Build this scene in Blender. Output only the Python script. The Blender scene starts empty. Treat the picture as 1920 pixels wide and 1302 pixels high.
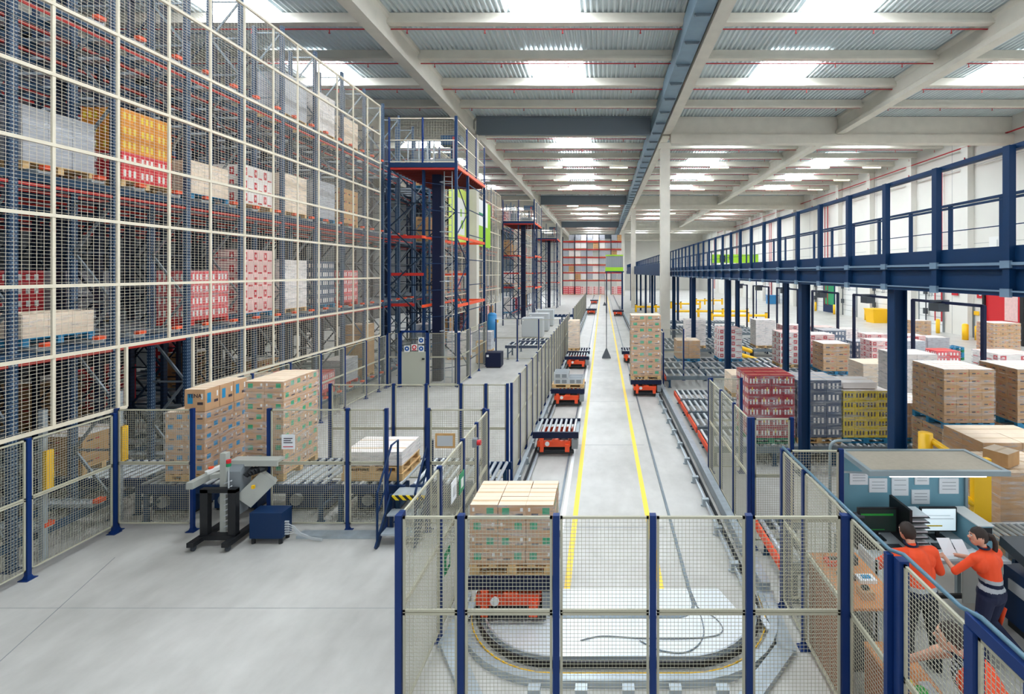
import bpy, math, random
from math import pi, sin, cos, sqrt, radians
from mathutils import Vector, Matrix
random.seed(7)
S = bpy.context.scene
COL = S.collection

# ------------------------------------------------------------------ camera
cam_d = bpy.data.cameras.new('camera')
cam_d.sensor_width = 36.0
cam_d.lens = 36.0 * 920 / 1920
cam_d.shift_x = -(1130 - 960) / 1920
cam_d.shift_y = -(651 - 511) / 1920
cam_d.clip_end = 400
cam = bpy.data.objects.new('camera', cam_d)
cam.location = (0, 0, 5); cam.rotation_euler = (pi / 2, 0, 0)
COL.objects.link(cam); S.camera = cam

# ------------------------------------------------------------------ world, exposure
w = bpy.data.worlds.new('daylight'); S.world = w; w.use_nodes = True
w.node_tree.nodes['Background'].inputs[0].default_value = (0.86, 0.93, 1.0, 1)
w.node_tree.nodes['Background'].inputs[1].default_value = 1.0
S.view_settings.view_transform = 'Standard'
S.view_settings.look = 'None'
S.view_settings.gamma = 1.0
S.view_settings.use_curve_mapping = False
S.view_settings.exposure = 0.15
try:
    c = S.cycles
    c.max_bounces = 6; c.diffuse_bounces = 4; c.glossy_bounces = 2
    c.transparent_max_bounces = 12; c.transmission_bounces = 2
    c.use_denoising = True; c.denoiser = 'OPENIMAGEDENOISE'
    c.caustics_reflective = False; c.caustics_refractive = False
    c.sample_clamp_indirect = 6.0
    c.use_light_tree = True
except Exception:
    pass
SKY_L = 22.0      # radiance of the translucent roof lights

# ------------------------------------------------------------------ materials
M = {}
def srgb(r, g, b):
    f = lambda v: (v / 255 / 12.92) if v / 255 <= 0.04045 else ((v / 255 + 0.055) / 1.055) ** 2.4
    return (f(r), f(g), f(b), 1)
def mat(name, rgb, rough=0.5, metal=0.0, noise=0.0, nscale=8.0, spec=0.5, bump=0.0):
    m = bpy.data.materials.new(name); m.use_nodes = True
    nt = m.node_tree; b = nt.nodes['Principled BSDF']
    colr = srgb(*rgb)
    b.inputs['Base Color'].default_value = colr
    b.inputs['Roughness'].default_value = rough
    b.inputs['Metallic'].default_value = metal
    b.inputs['Specular IOR Level'].default_value = spec
    if noise > 0 or bump > 0:
        tc = nt.nodes.new('ShaderNodeTexCoord'); n = nt.nodes.new('ShaderNodeTexNoise')
        n.inputs['Scale'].default_value = nscale; n.inputs['Detail'].default_value = 5
        nt.links.new(tc.outputs['Object'], n.inputs['Vector'])
        if noise > 0:
            r = nt.nodes.new('ShaderNodeValToRGB')
            r.color_ramp.elements[0].position = 0.3; r.color_ramp.elements[1].position = 0.7
            r.color_ramp.elements[0].color = tuple(v * (1 - noise) for v in colr[:3]) + (1,)
            r.color_ramp.elements[1].color = tuple(min(1, v * (1 + noise)) for v in colr[:3]) + (1,)
            nt.links.new(n.outputs['Fac'], r.inputs['Fac'])
            nt.links.new(r.outputs['Color'], b.inputs['Base Color'])
        if bump > 0:
            bp = nt.nodes.new('ShaderNodeBump'); bp.inputs['Strength'].default_value = bump
            bp.inputs['Distance'].default_value = 0.02
            nt.links.new(n.outputs['Fac'], bp.inputs['Height'])
            nt.links.new(bp.outputs['Normal'], b.inputs['Normal'])
    M[name] = m
    return m
def emis(name, rgb, s):
    m = bpy.data.materials.new(name); m.use_nodes = True
    b = m.node_tree.nodes['Principled BSDF']
    b.inputs['Base Color'].default_value = (0.8, 0.8, 0.8, 1)
    b.inputs['Emission Color'].default_value = srgb(*rgb)
    b.inputs['Emission Strength'].default_value = s
    M[name] = m
    return m

mat('fence_blue', (10, 46, 104), 0.45, spec=0.3)
mat('fence_frame', (184, 180, 158), 0.5)
mat('wire', (178, 175, 154), 0.5)
mat('cage_beige', (222, 212, 190), 0.5)
mat('rack_grey_blue', (34, 66, 94), 0.5, spec=0.3)
mat('rack_dark', (20, 38, 56), 0.5, spec=0.3)
mat('rack_red', (176, 34, 26), 0.5)
mat('orange', (240, 84, 40), 0.45)
mat('galv', (176, 186, 192), 0.35, 0.35, 0.12, 6)
mat('galv_dark', (120, 132, 140), 0.4, 0.4, 0.1, 6)
mat('mezz_blue', (6, 48, 86), 0.5, spec=0.3)
mat('mezz_clip', (128, 155, 178), 0.4, 0.3)
mat('deep_blue', (8, 44, 84), 0.45, spec=0.3)
mat('navy', (16, 26, 56), 0.5, spec=0.3)
mat('roller_steel', (196, 202, 206), 0.3, 0.4)
mat('steel_bright', (200, 208, 214), 0.3, 0.5, 0.06, 3)
mat('black', (22, 24, 28), 0.5)
mat('dark_grey', (58, 64, 70), 0.5)
mat('mid_grey', (132, 138, 142), 0.5)
mat('light_grey', (190, 194, 196), 0.5)
mat('machine_grey', (176, 178, 170), 0.45)
mat('white', (236, 236, 232), 0.5)
mat('paper', (240, 242, 244), 0.6)
mat('yellow', (252, 196, 20), 0.45)
mat('yellow_line', (255, 214, 70), 0.5)
mat('white_line', (240, 240, 238), 0.5)
mat('concrete_beam', (218, 213, 200), 0.7, 0, 0.05, 1.5)
mat('deep_red', (118, 24, 16), 0.6)
mat('steel_girder', (112, 122, 132), 0.6)
mat('duct_blue', (126, 150, 166), 0.45, 0.2, 0.08, 1.5)
mat('deck', (212, 222, 224), 0.5, 0.0)
mat('pipe_red', (178, 34, 44), 0.45)
mat('wall_white', (228, 226, 218), 0.7, 0, 0.03, 0.4)
mat('wall_grey', (70, 74, 76), 0.7, 0, 0.05, 0.4)
mat('door_white', (232, 232, 228), 0.6)
mat('door_beige', (182, 184, 168), 0.5)
mat('door_blue', (150, 176, 196), 0.5)
mat('wood', (206, 162, 104), 0.7, 0, 0.15, 6)
mat('pallet_wood', (214, 176, 122), 0.75, 0, 0.18, 9)
mat('pallet_blue', (40, 128, 170), 0.6, 0, 0.12, 8)
mat('pallet_red', (206, 40, 40), 0.6)
mat('pallet_green', (30, 130, 92), 0.6)
mat('carton', (200, 158, 118), 0.75, 0, 0.07, 5)
mat('carton_pale', (236, 214, 188), 0.75, 0, 0.05, 5)
mat('carton_tan', (190, 148, 100), 0.75, 0, 0.1, 6)
mat('carton_white', (236, 228, 222), 0.6, 0, 0.04, 5)
mat('carton_red', (164, 26, 42), 0.5, 0, 0.12, 8)
mat('carton_crimson', (214, 54, 62), 0.5, 0, 0.12, 8)
mat('carton_pink', (234, 196, 190), 0.55, 0, 0.08, 6)
mat('carton_slate', (74, 88, 112), 0.5, 0, 0.15, 8)
mat('carton_yellow', (222, 196, 32), 0.5, 0, 0.15, 10)
mat('carton_orange', (222, 142, 40), 0.5, 0, 0.15, 8)
mat('carton_grey', (170, 172, 178), 0.45, 0, 0.12, 6)
mat('tape', (214, 182, 140), 0.4)
mat('print_blue', (20, 140, 190), 0.5)
mat('print_green', (40, 160, 110), 0.5)
mat('print_dark', (60, 50, 60), 0.5)
mat('print_white', (236, 232, 226), 0.5)
mat('print_red', (196, 40, 50), 0.5)
mat('print_yellow', (238, 208, 60), 0.5)
mat('sign_blue', (20, 84, 160), 0.5)
mat('sign_red', (204, 30, 40), 0.5)
mat('sign_green', (20, 140, 90), 0.5)
mat('lime', (150, 200, 32), 0.5)
mat('lime_pale', (214, 232, 100), 0.5)
mat('tank_blue', (44, 130, 186), 0.35)
mat('board_cyan', (120, 168, 184), 0.6)
mat('canopy_tan', (174, 164, 146), 0.8, 0, 0.05, 20)
mat('canopy_frame', (146, 160, 164), 0.4, 0.2)
mat('bench_brown', (168, 104, 66), 0.6, 0, 0.1, 5)
mat('bench_wood', (214, 140, 84), 0.6, 0, 0.1, 5)
mat('hivis', (250, 82, 34), 0.7)
mat('reflective', (176, 182, 186), 0.4)
mat('skin', (226, 168, 140), 0.55)
mat('hair_brown', (52, 40, 34), 0.7)
mat('hair_dark', (40, 34, 32), 0.7)
mat('trousers_navy', (30, 36, 66), 0.8)
mat('trousers_black', (26, 28, 34), 0.8)
mat('shirt_white', (228, 228, 232), 0.7)
mat('hose_blue', (84, 120, 138), 0.4)
mat('ribbon_green', (40, 160, 60), 0.5)
emis('skylight', (238, 246, 255), SKY_L)
emis('strip_lamp', (255, 240, 190), 6.0)
emis('desk_tube', (220, 245, 255), 9.0)
emis('screen_white', (200, 230, 240), 0.55)
emis('screen_dark', (20, 60, 50), 0.15)
M['screen_dark'].node_tree.nodes['Principled BSDF'].inputs['Base Color'].default_value = (0.01, 0.015, 0.015, 1)
mat('plate_white', (232, 236, 238), 0.32, 0.1, 0.04, 2)
mat('lips', (190, 104, 92), 0.5)

def floor_mat():
    m = bpy.data.materials.new('concrete_floor'); m.use_nodes = True
    nt = m.node_tree; b = nt.nodes['Principled BSDF']; L = nt.links.new
    tc = nt.nodes.new('ShaderNodeTexCoord')
    n1 = nt.nodes.new('ShaderNodeTexNoise'); n1.inputs['Scale'].default_value = 0.5; n1.inputs['Detail'].default_value = 9
    n1.inputs['Roughness'].default_value = 0.62
    n2 = nt.nodes.new('ShaderNodeTexNoise'); n2.inputs['Scale'].default_value = 3.5; n2.inputs['Detail'].default_value = 8
    mp = nt.nodes.new('ShaderNodeMapping'); mp.inputs['Scale'].default_value = (1, 0.45, 1); mp.inputs['Rotation'].default_value = (0, 0, 0.5)
    L(tc.outputs['Object'], n1.inputs['Vector']); L(tc.outputs['Object'], mp.inputs['Vector']); L(mp.outputs['Vector'], n2.inputs['Vector'])
    mx = nt.nodes.new('ShaderNodeMath'); mx.operation = 'ADD'
    s = nt.nodes.new('ShaderNodeMath'); s.operation = 'MULTIPLY'; s.inputs[1].default_value = 0.5
    L(n2.outputs['Fac'], s.inputs[0]); L(n1.outputs['Fac'], mx.inputs[0]); L(s.outputs[0], mx.inputs[1])
    r = nt.nodes.new('ShaderNodeValToRGB')
    r.color_ramp.elements[0].position = 0.5; r.color_ramp.elements[0].color = srgb(172, 170, 164)
    r.color_ramp.elements[1].position = 1.0; r.color_ramp.elements[1].color = srgb(204, 202, 196)
    L(mx.outputs[0], r.inputs['Fac']); L(r.outputs['Color'], b.inputs['Base Color'])
    b.inputs['Roughness'].default_value = 0.38
    M['concrete_floor'] = m
floor_mat()

def upright_mat(name, rgb, hole, pitch):
    """painted steel with the rows of punched slots of a rack upright"""
    m = bpy.data.materials.new(name); m.use_nodes = True
    nt = m.node_tree; b = nt.nodes['Principled BSDF']; L = nt.links.new
    g = nt.nodes.new('ShaderNodeNewGeometry'); sp = nt.nodes.new('ShaderNodeSeparateXYZ'); L(g.outputs['Position'], sp.inputs[0])
    a = nt.nodes.new('ShaderNodeMath'); a.operation = 'MULTIPLY'; a.inputs[1].default_value = 1 / pitch; L(sp.outputs['Z'], a.inputs[0])
    f = nt.nodes.new('ShaderNodeMath'); f.operation = 'FRACT'; L(a.outputs[0], f.inputs[0])
    gt = nt.nodes.new('ShaderNodeMath'); gt.operation = 'GREATER_THAN'; gt.inputs[1].default_value = 0.62; L(f.outputs[0], gt.inputs[0])
    ay = nt.nodes.new('ShaderNodeMath'); ay.operation = 'MULTIPLY'; ay.inputs[1].default_value = 1 / 0.05
    ad = nt.nodes.new('ShaderNodeMath'); ad.operation = 'ADD'; L(sp.outputs['Y'], ad.inputs[0]); L(sp.outputs['X'], ad.inputs[1]); L(ad.outputs[0], ay.inputs[0])
    fy = nt.nodes.new('ShaderNodeMath'); fy.operation = 'FRACT'; L(ay.outputs[0], fy.inputs[0])
    gy = nt.nodes.new('ShaderNodeMath'); gy.operation = 'GREATER_THAN'; gy.inputs[1].default_value = 0.55; L(fy.outputs[0], gy.inputs[0])
    mu = nt.nodes.new('ShaderNodeMath'); mu.operation = 'MULTIPLY'; L(gt.outputs[0], mu.inputs[0]); L(gy.outputs[0], mu.inputs[1])
    mx = nt.nodes.new('ShaderNodeMix'); mx.data_type = 'RGBA'
    mx.inputs['A'].default_value = srgb(*rgb); mx.inputs['B'].default_value = srgb(*hole)
    L(mu.outputs[0], mx.inputs['Factor']); L(mx.outputs['Result'], b.inputs['Base Color'])
    b.inputs['Roughness'].default_value = 0.45
    M[name] = m
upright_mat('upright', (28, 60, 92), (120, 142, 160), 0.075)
upright_mat('upright_shaded', (20, 38, 62), (8, 12, 20), 0.1)  # darker copy for the inner rows, their shade put into the paint

def film_mat():
    m = bpy.data.materials.new('stretch_film'); m.use_nodes = True
    nt = m.node_tree; L = nt.links.new
    for n in list(nt.nodes): nt.nodes.remove(n)
    out = nt.nodes.new('ShaderNodeOutputMaterial'); mix = nt.nodes.new('ShaderNodeMixShader')
    t = nt.nodes.new('ShaderNodeBsdfTransparent'); p = nt.nodes.new('ShaderNodeBsdfPrincipled')
    p.inputs['Base Color'].default_value = (0.86, 0.88, 0.9, 1); p.inputs['Roughness'].default_value = 0.22
    tc = nt.nodes.new('ShaderNodeTexCoord'); mp = nt.nodes.new('ShaderNodeMapping'); mp.inputs['Scale'].default_value = (1.2, 1.2, 9)
    mp.inputs['Rotation'].default_value = (0.15, 0.1, 0)
    n = nt.nodes.new('ShaderNodeTexNoise'); n.inputs['Scale'].default_value = 2.2; n.inputs['Detail'].default_value = 6
    L(tc.outputs['Object'], mp.inputs['Vector']); L(mp.outputs['Vector'], n.inputs['Vector'])
    r = nt.nodes.new('ShaderNodeMapRange'); r.inputs['From Min'].default_value = 0.42; r.inputs['From Max'].default_value = 0.72
    r.inputs['To Min'].default_value = 0.05; r.inputs['To Max'].default_value = 0.42
    L(n.outputs['Fac'], r.inputs['Value'])
    bp = nt.nodes.new('ShaderNodeBump'); bp.inputs['Strength'].default_value = 0.5; bp.inputs['Distance'].default_value = 0.02
    L(n.outputs['Fac'], bp.inputs['Height']); L(bp.outputs['Normal'], p.inputs['Normal'])
    L(r.outputs['Result'], mix.inputs['Fac']); L(t.outputs[0], mix.inputs[1]); L(p.outputs[0], mix.inputs[2]); L(mix.outputs[0], out.inputs[0])
    M['stretch_film'] = m
film_mat()

def striped_mat():
    m = bpy.data.materials.new('striped_shirt'); m.use_nodes = True
    nt = m.node_tree; b = nt.nodes['Principled BSDF']; L = nt.links.new
    tc = nt.nodes.new('ShaderNodeTexCoord'); wv = nt.nodes.new('ShaderNodeTexWave')
    wv.bands_direction = 'Z'; wv.inputs['Scale'].default_value = 9; wv.inputs['Distortion'].default_value = 5; wv.inputs['Detail Scale'].default_value = 6
    r = nt.nodes.new('ShaderNodeValToRGB'); r.color_ramp.interpolation = 'CONSTANT'
    r.color_ramp.elements[0].color = srgb(24, 26, 36); r.color_ramp.elements[1].position = 0.5; r.color_ramp.elements[1].color = srgb(225, 226, 230)
    L(tc.outputs['Object'], wv.inputs['Vector']); L(wv.outputs['Fac'], r.inputs['Fac']); L(r.outputs['Color'], b.inputs['Base Color'])
    b.inputs['Roughness'].default_value = 0.8; M['striped_shirt'] = m
striped_mat()
def hazard_mat():
    m = bpy.data.materials.new('hazard'); m.use_nodes = True
    nt = m.node_tree; b = nt.nodes['Principled BSDF']; L = nt.links.new
    g = nt.nodes.new('ShaderNodeNewGeometry'); sp = nt.nodes.new('ShaderNodeSeparateXYZ'); L(g.outputs['Position'], sp.inputs[0])
    ad = nt.nodes.new('ShaderNodeMath'); ad.operation = 'ADD'; L(sp.outputs['X'], ad.inputs[0]); L(sp.outputs['Z'], ad.inputs[1])
    a = nt.nodes.new('ShaderNodeMath'); a.operation = 'MULTIPLY'; a.inputs[1].default_value = 7; L(ad.outputs[0], a.inputs[0])
    f = nt.nodes.new('ShaderNodeMath'); f.operation = 'FRACT'; L(a.outputs[0], f.inputs[0])
    gt = nt.nodes.new('ShaderNodeMath'); gt.operation = 'GREATER_THAN'; gt.inputs[1].default_value = 0.5; L(f.outputs[0], gt.inputs[0])
    mx = nt.nodes.new('ShaderNodeMix'); mx.data_type = 'RGBA'
    mx.inputs['A'].default_value = srgb(20, 20, 22); mx.inputs['B'].default_value = srgb(250, 215, 20)
    L(gt.outputs[0], mx.inputs['Factor']); L(mx.outputs['Result'], b.inputs['Base Color'])
    M['hazard'] = m
hazard_mat()

# ------------------------------------------------------------------ mesh building
class MB:
    """collects simple solids; build() links them as ONE mesh object"""
    def __init__(s): s.v = []; s.f = []; s.m = []; s.mi = 0; s.mats = []
    def use(s, name):
        if name not in s.mats: s.mats.append(name)
        s.mi = s.mats.index(name); return s
    def add(s, vs, fs):
        n = len(s.v); s.v += [tuple(v) for v in vs]
        for f in fs: s.f.append(tuple(i + n for i in f)); s.m.append(s.mi)
        return s
    def box(s, x0, x1, y0, y1, z0, z1):
        return s.add([(x0,y0,z0),(x1,y0,z0),(x1,y1,z0),(x0,y1,z0),(x0,y0,z1),(x1,y0,z1),(x1,y1,z1),(x0,y1,z1)],
                     [(0,3,2,1),(4,5,6,7),(0,1,5,4),(1,2,6,5),(2,3,7,6),(3,0,4,7)])
    def cbox(s, cx, cy, z0, wx, wy, h): return s.box(cx-wx/2, cx+wx/2, cy-wy/2, cy+wy/2, z0, z0+h)
    def bar(s, p, q, w, h=None, up=(0,0,1)):
        h = h or w; p = Vector(p); q = Vector(q); d = (q-p).normalized(); u = Vector(up)
        if abs(d.dot(u)) > 0.98: u = Vector((1,0,0))
        a = d.cross(u).normalized() * w/2; b = a.cross(d).normalized() * h/2
        vs = [p-a-b, p+a-b, p+a+b, p-a+b, q-a-b, q+a-b, q+a+b, q-a+b]
        return s.add(vs, [(0,1,2,3),(7,6,5,4),(0,4,5,1),(1,5,6,2),(2,6,7,3),(3,7,4,0)])
    def cyl(s, p, q, r, n=10, r2=None, caps=True):
        r2 = r if r2 is None else r2; p = Vector(p); q = Vector(q); d = (q-p).normalized()
        u = Vector((0,0,1)) if abs(d.z) < 0.9 else Vector((1,0,0))
        a = d.cross(u).normalized(); b = a.cross(d).normalized(); vs = []
        for k in range(n):
            t = 2*pi*k/n; e = a*cos(t) + b*sin(t); vs += [p+e*r, q+e*r2]
        fs = [(2*k, 2*((k+1)%n), 2*((k+1)%n)+1, 2*k+1) for k in range(n)]
        if caps: fs += [tuple(2*k for k in reversed(range(n))), tuple(2*k+1 for k in range(n))]
        return s.add(vs, fs)
    def tube(s, pts, r, n=8):
        pts = [Vector(p) for p in pts]; m = len(pts); vs = []; prev = None
        for i, p in enumerate(pts):
            d = (pts[min(i+1,m-1)] - pts[max(i-1,0)]).normalized()
            u = prev if prev is not None else (Vector((0,0,1)) if abs(d.z) < 0.9 else Vector((1,0,0)))
            a = d.cross(u).normalized(); b = a.cross(d).normalized(); prev = b
            for k in range(n): t = 2*pi*k/n; vs.append(p + (a*cos(t)+b*sin(t))*r)
        fs = [(i*n+k, i*n+(k+1)%n, (i+1)*n+(k+1)%n, (i+1)*n+k) for i in range(m-1) for k in range(n)]
        fs += [tuple(reversed(range(n))), tuple((m-1)*n+k for k in range(n))]
        return s.add(vs, fs)
    def ball(s, c, rx, ry=None, rz=None, nu=12, nv=8):
        ry = ry or rx; rz = rz or rx; vs = [(c[0],c[1],c[2]-rz)]
        for j in range(1, nv):
            t = pi*j/nv
            for i in range(nu): vs.append((c[0]+rx*sin(t)*cos(2*pi*i/nu), c[1]+ry*sin(t)*sin(2*pi*i/nu), c[2]-rz*cos(t)))
        vs.append((c[0],c[1],c[2]+rz)); fs = []
        for i in range(nu):
            fs.append((0, 1+(i+1)%nu, 1+i)); fs.append((len(vs)-1, 1+(nv-2)*nu+i, 1+(nv-2)*nu+(i+1)%nu))
        for j in range(nv-2):
            for i in range(nu): a = 1+j*nu; fs.append((a+i, a+(i+1)%nu, a+nu+(i+1)%nu, a+nu+i))
        return s.add(vs, fs)
    def poly(s, pts, z0, z1):
        n = len(pts); vs = [(x,y,z0) for x,y in pts] + [(x,y,z1) for x,y in pts]
        fs = [tuple(reversed(range(n))), tuple(range(n,2*n))] + [(k,(k+1)%n,n+(k+1)%n,n+k) for k in range(n)]
        return s.add(vs, fs)
    def quad(s, a, b, c, d): return s.add([a,b,c,d], [(0,1,2,3)])
    def mesh(s, name, off=(0,0,0)):
        me = bpy.data.meshes.new(name)
        o = off
        me.from_pydata([(v[0]-o[0], v[1]-o[1], v[2]-o[2]) for v in s.v], [], s.f)
        for mn in s.mats: me.materials.append(M[mn])
        if len(s.mats) > 1: me.polygons.foreach_set('material_index', s.m)
        me.update(); return me
    def build(s, name, m=None, parent=None, smooth=False, loc=None):
        if m:
            s.mats = [m]; s.m = [0]*len(s.f)
        if parent is not None:
            off = root_loc(parent)
        elif loc is not None: off = loc
        else:
            xs = [v[0] for v in s.v]; ys = [v[1] for v in s.v]; zs = [v[2] for v in s.v]
            off = ((min(xs)+max(xs))/2, (min(ys)+max(ys))/2, min(zs))
        me = s.mesh(name, off)
        if smooth: me.polygons.foreach_set('use_smooth', [True]*len(me.polygons))
        o = bpy.data.objects.new(name, me); COL.objects.link(o)
        if parent is not None: o.parent = parent
        else: o.location = off
        return o
def root_loc(p):
    while p.parent: p = p.parent
    return tuple(p.location)
def spl(pts, n=6):
    P_ = [Vector(p) for p in pts]; out = []
    for i in range(len(P_)-1):
        a, b, c_, d_ = P_[max(i-1,0)], P_[i], P_[i+1], P_[min(i+2,len(P_)-1)]
        for k in range(n):
            t = k/n; out.append(0.5*((2*b)+(c_-a)*t+(2*a-5*b+4*c_-d_)*t*t+(3*b-a-3*c_+d_)*t*t*t))
    return out+[P_[-1]]
def tag(o, label, cat, group=None, kind=None):
    o['label'] = label; o['category'] = cat
    if group: o['group'] = group
    if kind: o['kind'] = kind
    return o
def thing(name, label, cat, loc=(0,0,0), group=None):
    o = bpy.data.objects.new(name, None); COL.objects.link(o); o.location = loc; o.empty_display_size = 0.2
    return tag(o, label, cat, group)
def struct(name, mb, m=None, parent=None):
    o = mb.build(name, m, parent)
    if parent is None: o['kind'] = 'structure'
    return o
def dup(root, loc, label=None, rotz=0):
    r = root.copy(); COL.objects.link(r); r.location = loc; r.rotation_euler = (0,0,rotz)
    if label: r['label'] = label
    for ch in KIDS(root):
        c_ = ch.copy(); COL.objects.link(c_); c_.parent = r
        for g in KIDS(ch):
            d = g.copy(); COL.objects.link(d); d.parent = c_
    return r
_kids = {}
def KIDS(o):
    return list(o.children)
def link(me, name, parent, loc, rot=(0,0,0)):
    """another part using shared mesh data; loc in world coordinates"""
    o = bpy.data.objects.new(name, me); COL.objects.link(o); o.parent = parent
    b = root_loc(parent); o.location = (loc[0]-b[0], loc[1]-b[1], loc[2]-b[2]); o.rotation_euler = rot
    return o
ORD = ['first','second','third','fourth','fifth','sixth','seventh','eighth','ninth','tenth','eleventh','twelfth','thirteenth','fourteenth','fifteenth','sixteenth','seventeenth','eighteenth','nineteenth','twentieth']
def text(body, size, loc, rot, m, parent, name='lettering'):
    cu = bpy.data.curves.new(name, 'FONT'); cu.body = body; cu.size = size; cu.extrude = 0.002
    cu.align_x = 'CENTER'; cu.align_y = 'CENTER'; cu.materials.append(M[m])
    tmp = bpy.data.objects.new(name, cu); COL.objects.link(tmp)
    dg = bpy.context.evaluated_depsgraph_get(); dg.update()
    me = bpy.data.meshes.new_from_object(tmp.evaluated_get(dg)); bpy.data.objects.remove(tmp)
    o = bpy.data.objects.new(name, me); COL.objects.link(o)
    b = root_loc(parent) if parent else (0,0,0)
    o.parent = parent; o.location = (loc[0]-b[0], loc[1]-b[1], loc[2]-b[2]); o.rotation_euler = rot
    return o

# ------------------------------------------------------------------ the building
XL, XR, YF, ZR = -24.5, 28.5, 146.0, 15.87
struct('floor', MB().box(XL, XR, -3, YF, -0.2, 0), 'concrete_floor')
d = MB(); p = 0.24; x = XL; n = 0
while x < XR:
    a, b_, c_, e = x, x+0.07, x+0.12, x+0.19
    z0, z1 = ZR, ZR+0.1
    for (xa, za, xb, zb) in ((a,z0,b_,z0),(b_,z0,c_,z1),(c_,z1,e,z1),(e,z1,x+p,z0)):
        d.quad((xa,-3,za),(xb,-3,zb),(xb,YF,zb),(xa,YF,za))
    x += p
d.box(XL, XR, -3, YF, ZR+0.14, ZR+0.2)
struct('ceiling', d, 'deck')
struct('wall_left', MB().box(XL-0.3, XL, -3, YF, 0, 16.1), 'wall_grey')  # set closer in to block light and view behind the racks
struct('wall_back', MB().box(XL, XR, YF, YF+0.3, 0, 16.1), 'wall_white')
rw = MB().use('wall_white').box(XR, XR+0.3, -3, YF, 0, 16.1)
rw.use('mid_grey')
for k in range(0, 20): rw.box(XR-0.006, XR, 18+k*5.5, 18+k*5.5+0.03, 0, 15.8)
for z in (4.2, 7.2, 10.2, 13.2): rw.box(XR-0.004, XR, -3, YF, z, z+0.025)
struct('wall_right', rw)
struct('wall_light_block', MB().box(XL, -9.0, -3.3, -3, 0, 16.1), 'wall_grey')  # unseen piece added behind the camera, keeps light out of the racks
tn = 0
def trim(mb, m=None):
    global tn
    tn += 1
    return struct('trim_%d' % tn, mb, m)
PY = 3.43
for n in range(1, 42):
    y = PY*n
    if n % 10 == 0: continue
    mb = MB().box(XL, XR, y-0.1, y+0.1, 15.52, 15.85).box(XL, XR, y-0.17, y+0.17, 15.4, 15.52)
    trim(mb, 'concrete_beam')
# concrete beams running the length of the hall
def long_beam(xc):
    for k in range(-1, 4):
        y0, y1 = k*35.3-1+0.2, (k+1)*35.3-1-0.2
        y0 = max(y0, -3)
        mb = MB()
        prof = [(-0.27,14.6),(0.27,14.6),(0.27,14.85),(0.13,15.0),(0.13,15.6),(0.22,15.7),(0.22,15.86),(-0.22,15.86),(-0.22,15.7),(-0.13,15.6),(-0.13,15.0),(-0.27,14.85)]
        m = len(prof)
        mb.add([(xc+a, y0, z) for a, z in prof] + [(xc+a, y1, z) for a, z in prof],
               [tuple(range(m)), tuple(reversed(range(m,2*m)))] + [(i, m+i, m+(i+1)%m, (i+1)%m) for i in range(m)])
        trim(mb, 'concrete_beam')
for xc in (-22.6, -9.12, 4.47, 16.47): long_beam(xc)
for k in range(4):
    y = 34.3 + 35.3*k
    mb = MB().box(-8.8, 3.35, y-0.12, y+0.12, 14.6, 15.86); mb.box(-8.8, 3.35, y-0.2, y+0.2, 15.78, 15.86)
    trim(mb, 'steel_girder')
    mb = MB().box(4.72, XR, y-0.15, y+0.15, 14.6, 15.84).box(4.72, XR, y-0.35, y+0.35, 13.95, 14.55)
    mb.box(4.72, XR, y-0.25, y+0.25, 14.5, 14.65); trim(mb, 'concrete_beam')
    mb = MB().box(XL, -9.4, y-0.2, y+0.2, 14.2, 15.84); trim(mb, 'concrete_beam')
    for xc in (-22.6, -9.05, 4.35, 16.4):
        if xc == 16.4: continue
        mb = MB().cbox(xc, y, 0, 0.64, 0.64, 14.0 if xc > 0 else 14.55)
        mb.cbox(xc, y, 13.6 if xc > 0 else 14.2, 0.8, 0.7, 0.34)
        trim(mb, 'concrete_beam')
# pilasters along the right wall
for k in range(16):
    y = 24.2 + 6.9*k
    trim(MB().cbox(XR-0.25, y, 0, 0.5, 0.7, 15.8), 'wall_white')
# skylights
sn = 0
for n in range(1, 40, 1):
    if n % 2: continue
    if n % 10 == 0: continue
    for xc in (-14.9, -2.42, 9.65, 21.7):
        if XL < xc:
            sn += 1
            y1 = PY*n - 0.13; y0 = PY*(n-1) + 0.13
            o = struct('window_%d' % sn, MB().box(xc-1.38, xc+1.38, y0, y1, 15.74, 15.84), 'skylight')
# sprinkler mains below the purlins
for n in range(2, 36):
    if n % 10 == 0: continue
    y = PY*n + 0.25; mb = MB(); r = 0.05 if n % 10 == 9 else 0.028
    z = 15.33 if n % 10 != 9 else 15.45
    mb.cyl((XL+1, y, z), (XR-1.5, y, z), r, 6)
    for k in range(18):
        xx = XL+3+k*3.3
        mb.cyl((xx, y, z), (xx, y, z-0.16), 0.02, 5); mb.cyl((xx, y, z-0.16), (xx, y, z-0.18), 0.045, 6)
    o = mb.build('sprinkler_pipe', 'pipe_red')
    tag(o, 'red sprinkler pipe under the roof, %s from the near end' % (ORD[n-2] if n-2 < 20 else 'number ' + ORD[n-22] + ' past the twentieth'), 'sprinkler pipe', 'sprinkler pipes under the roof')
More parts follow.
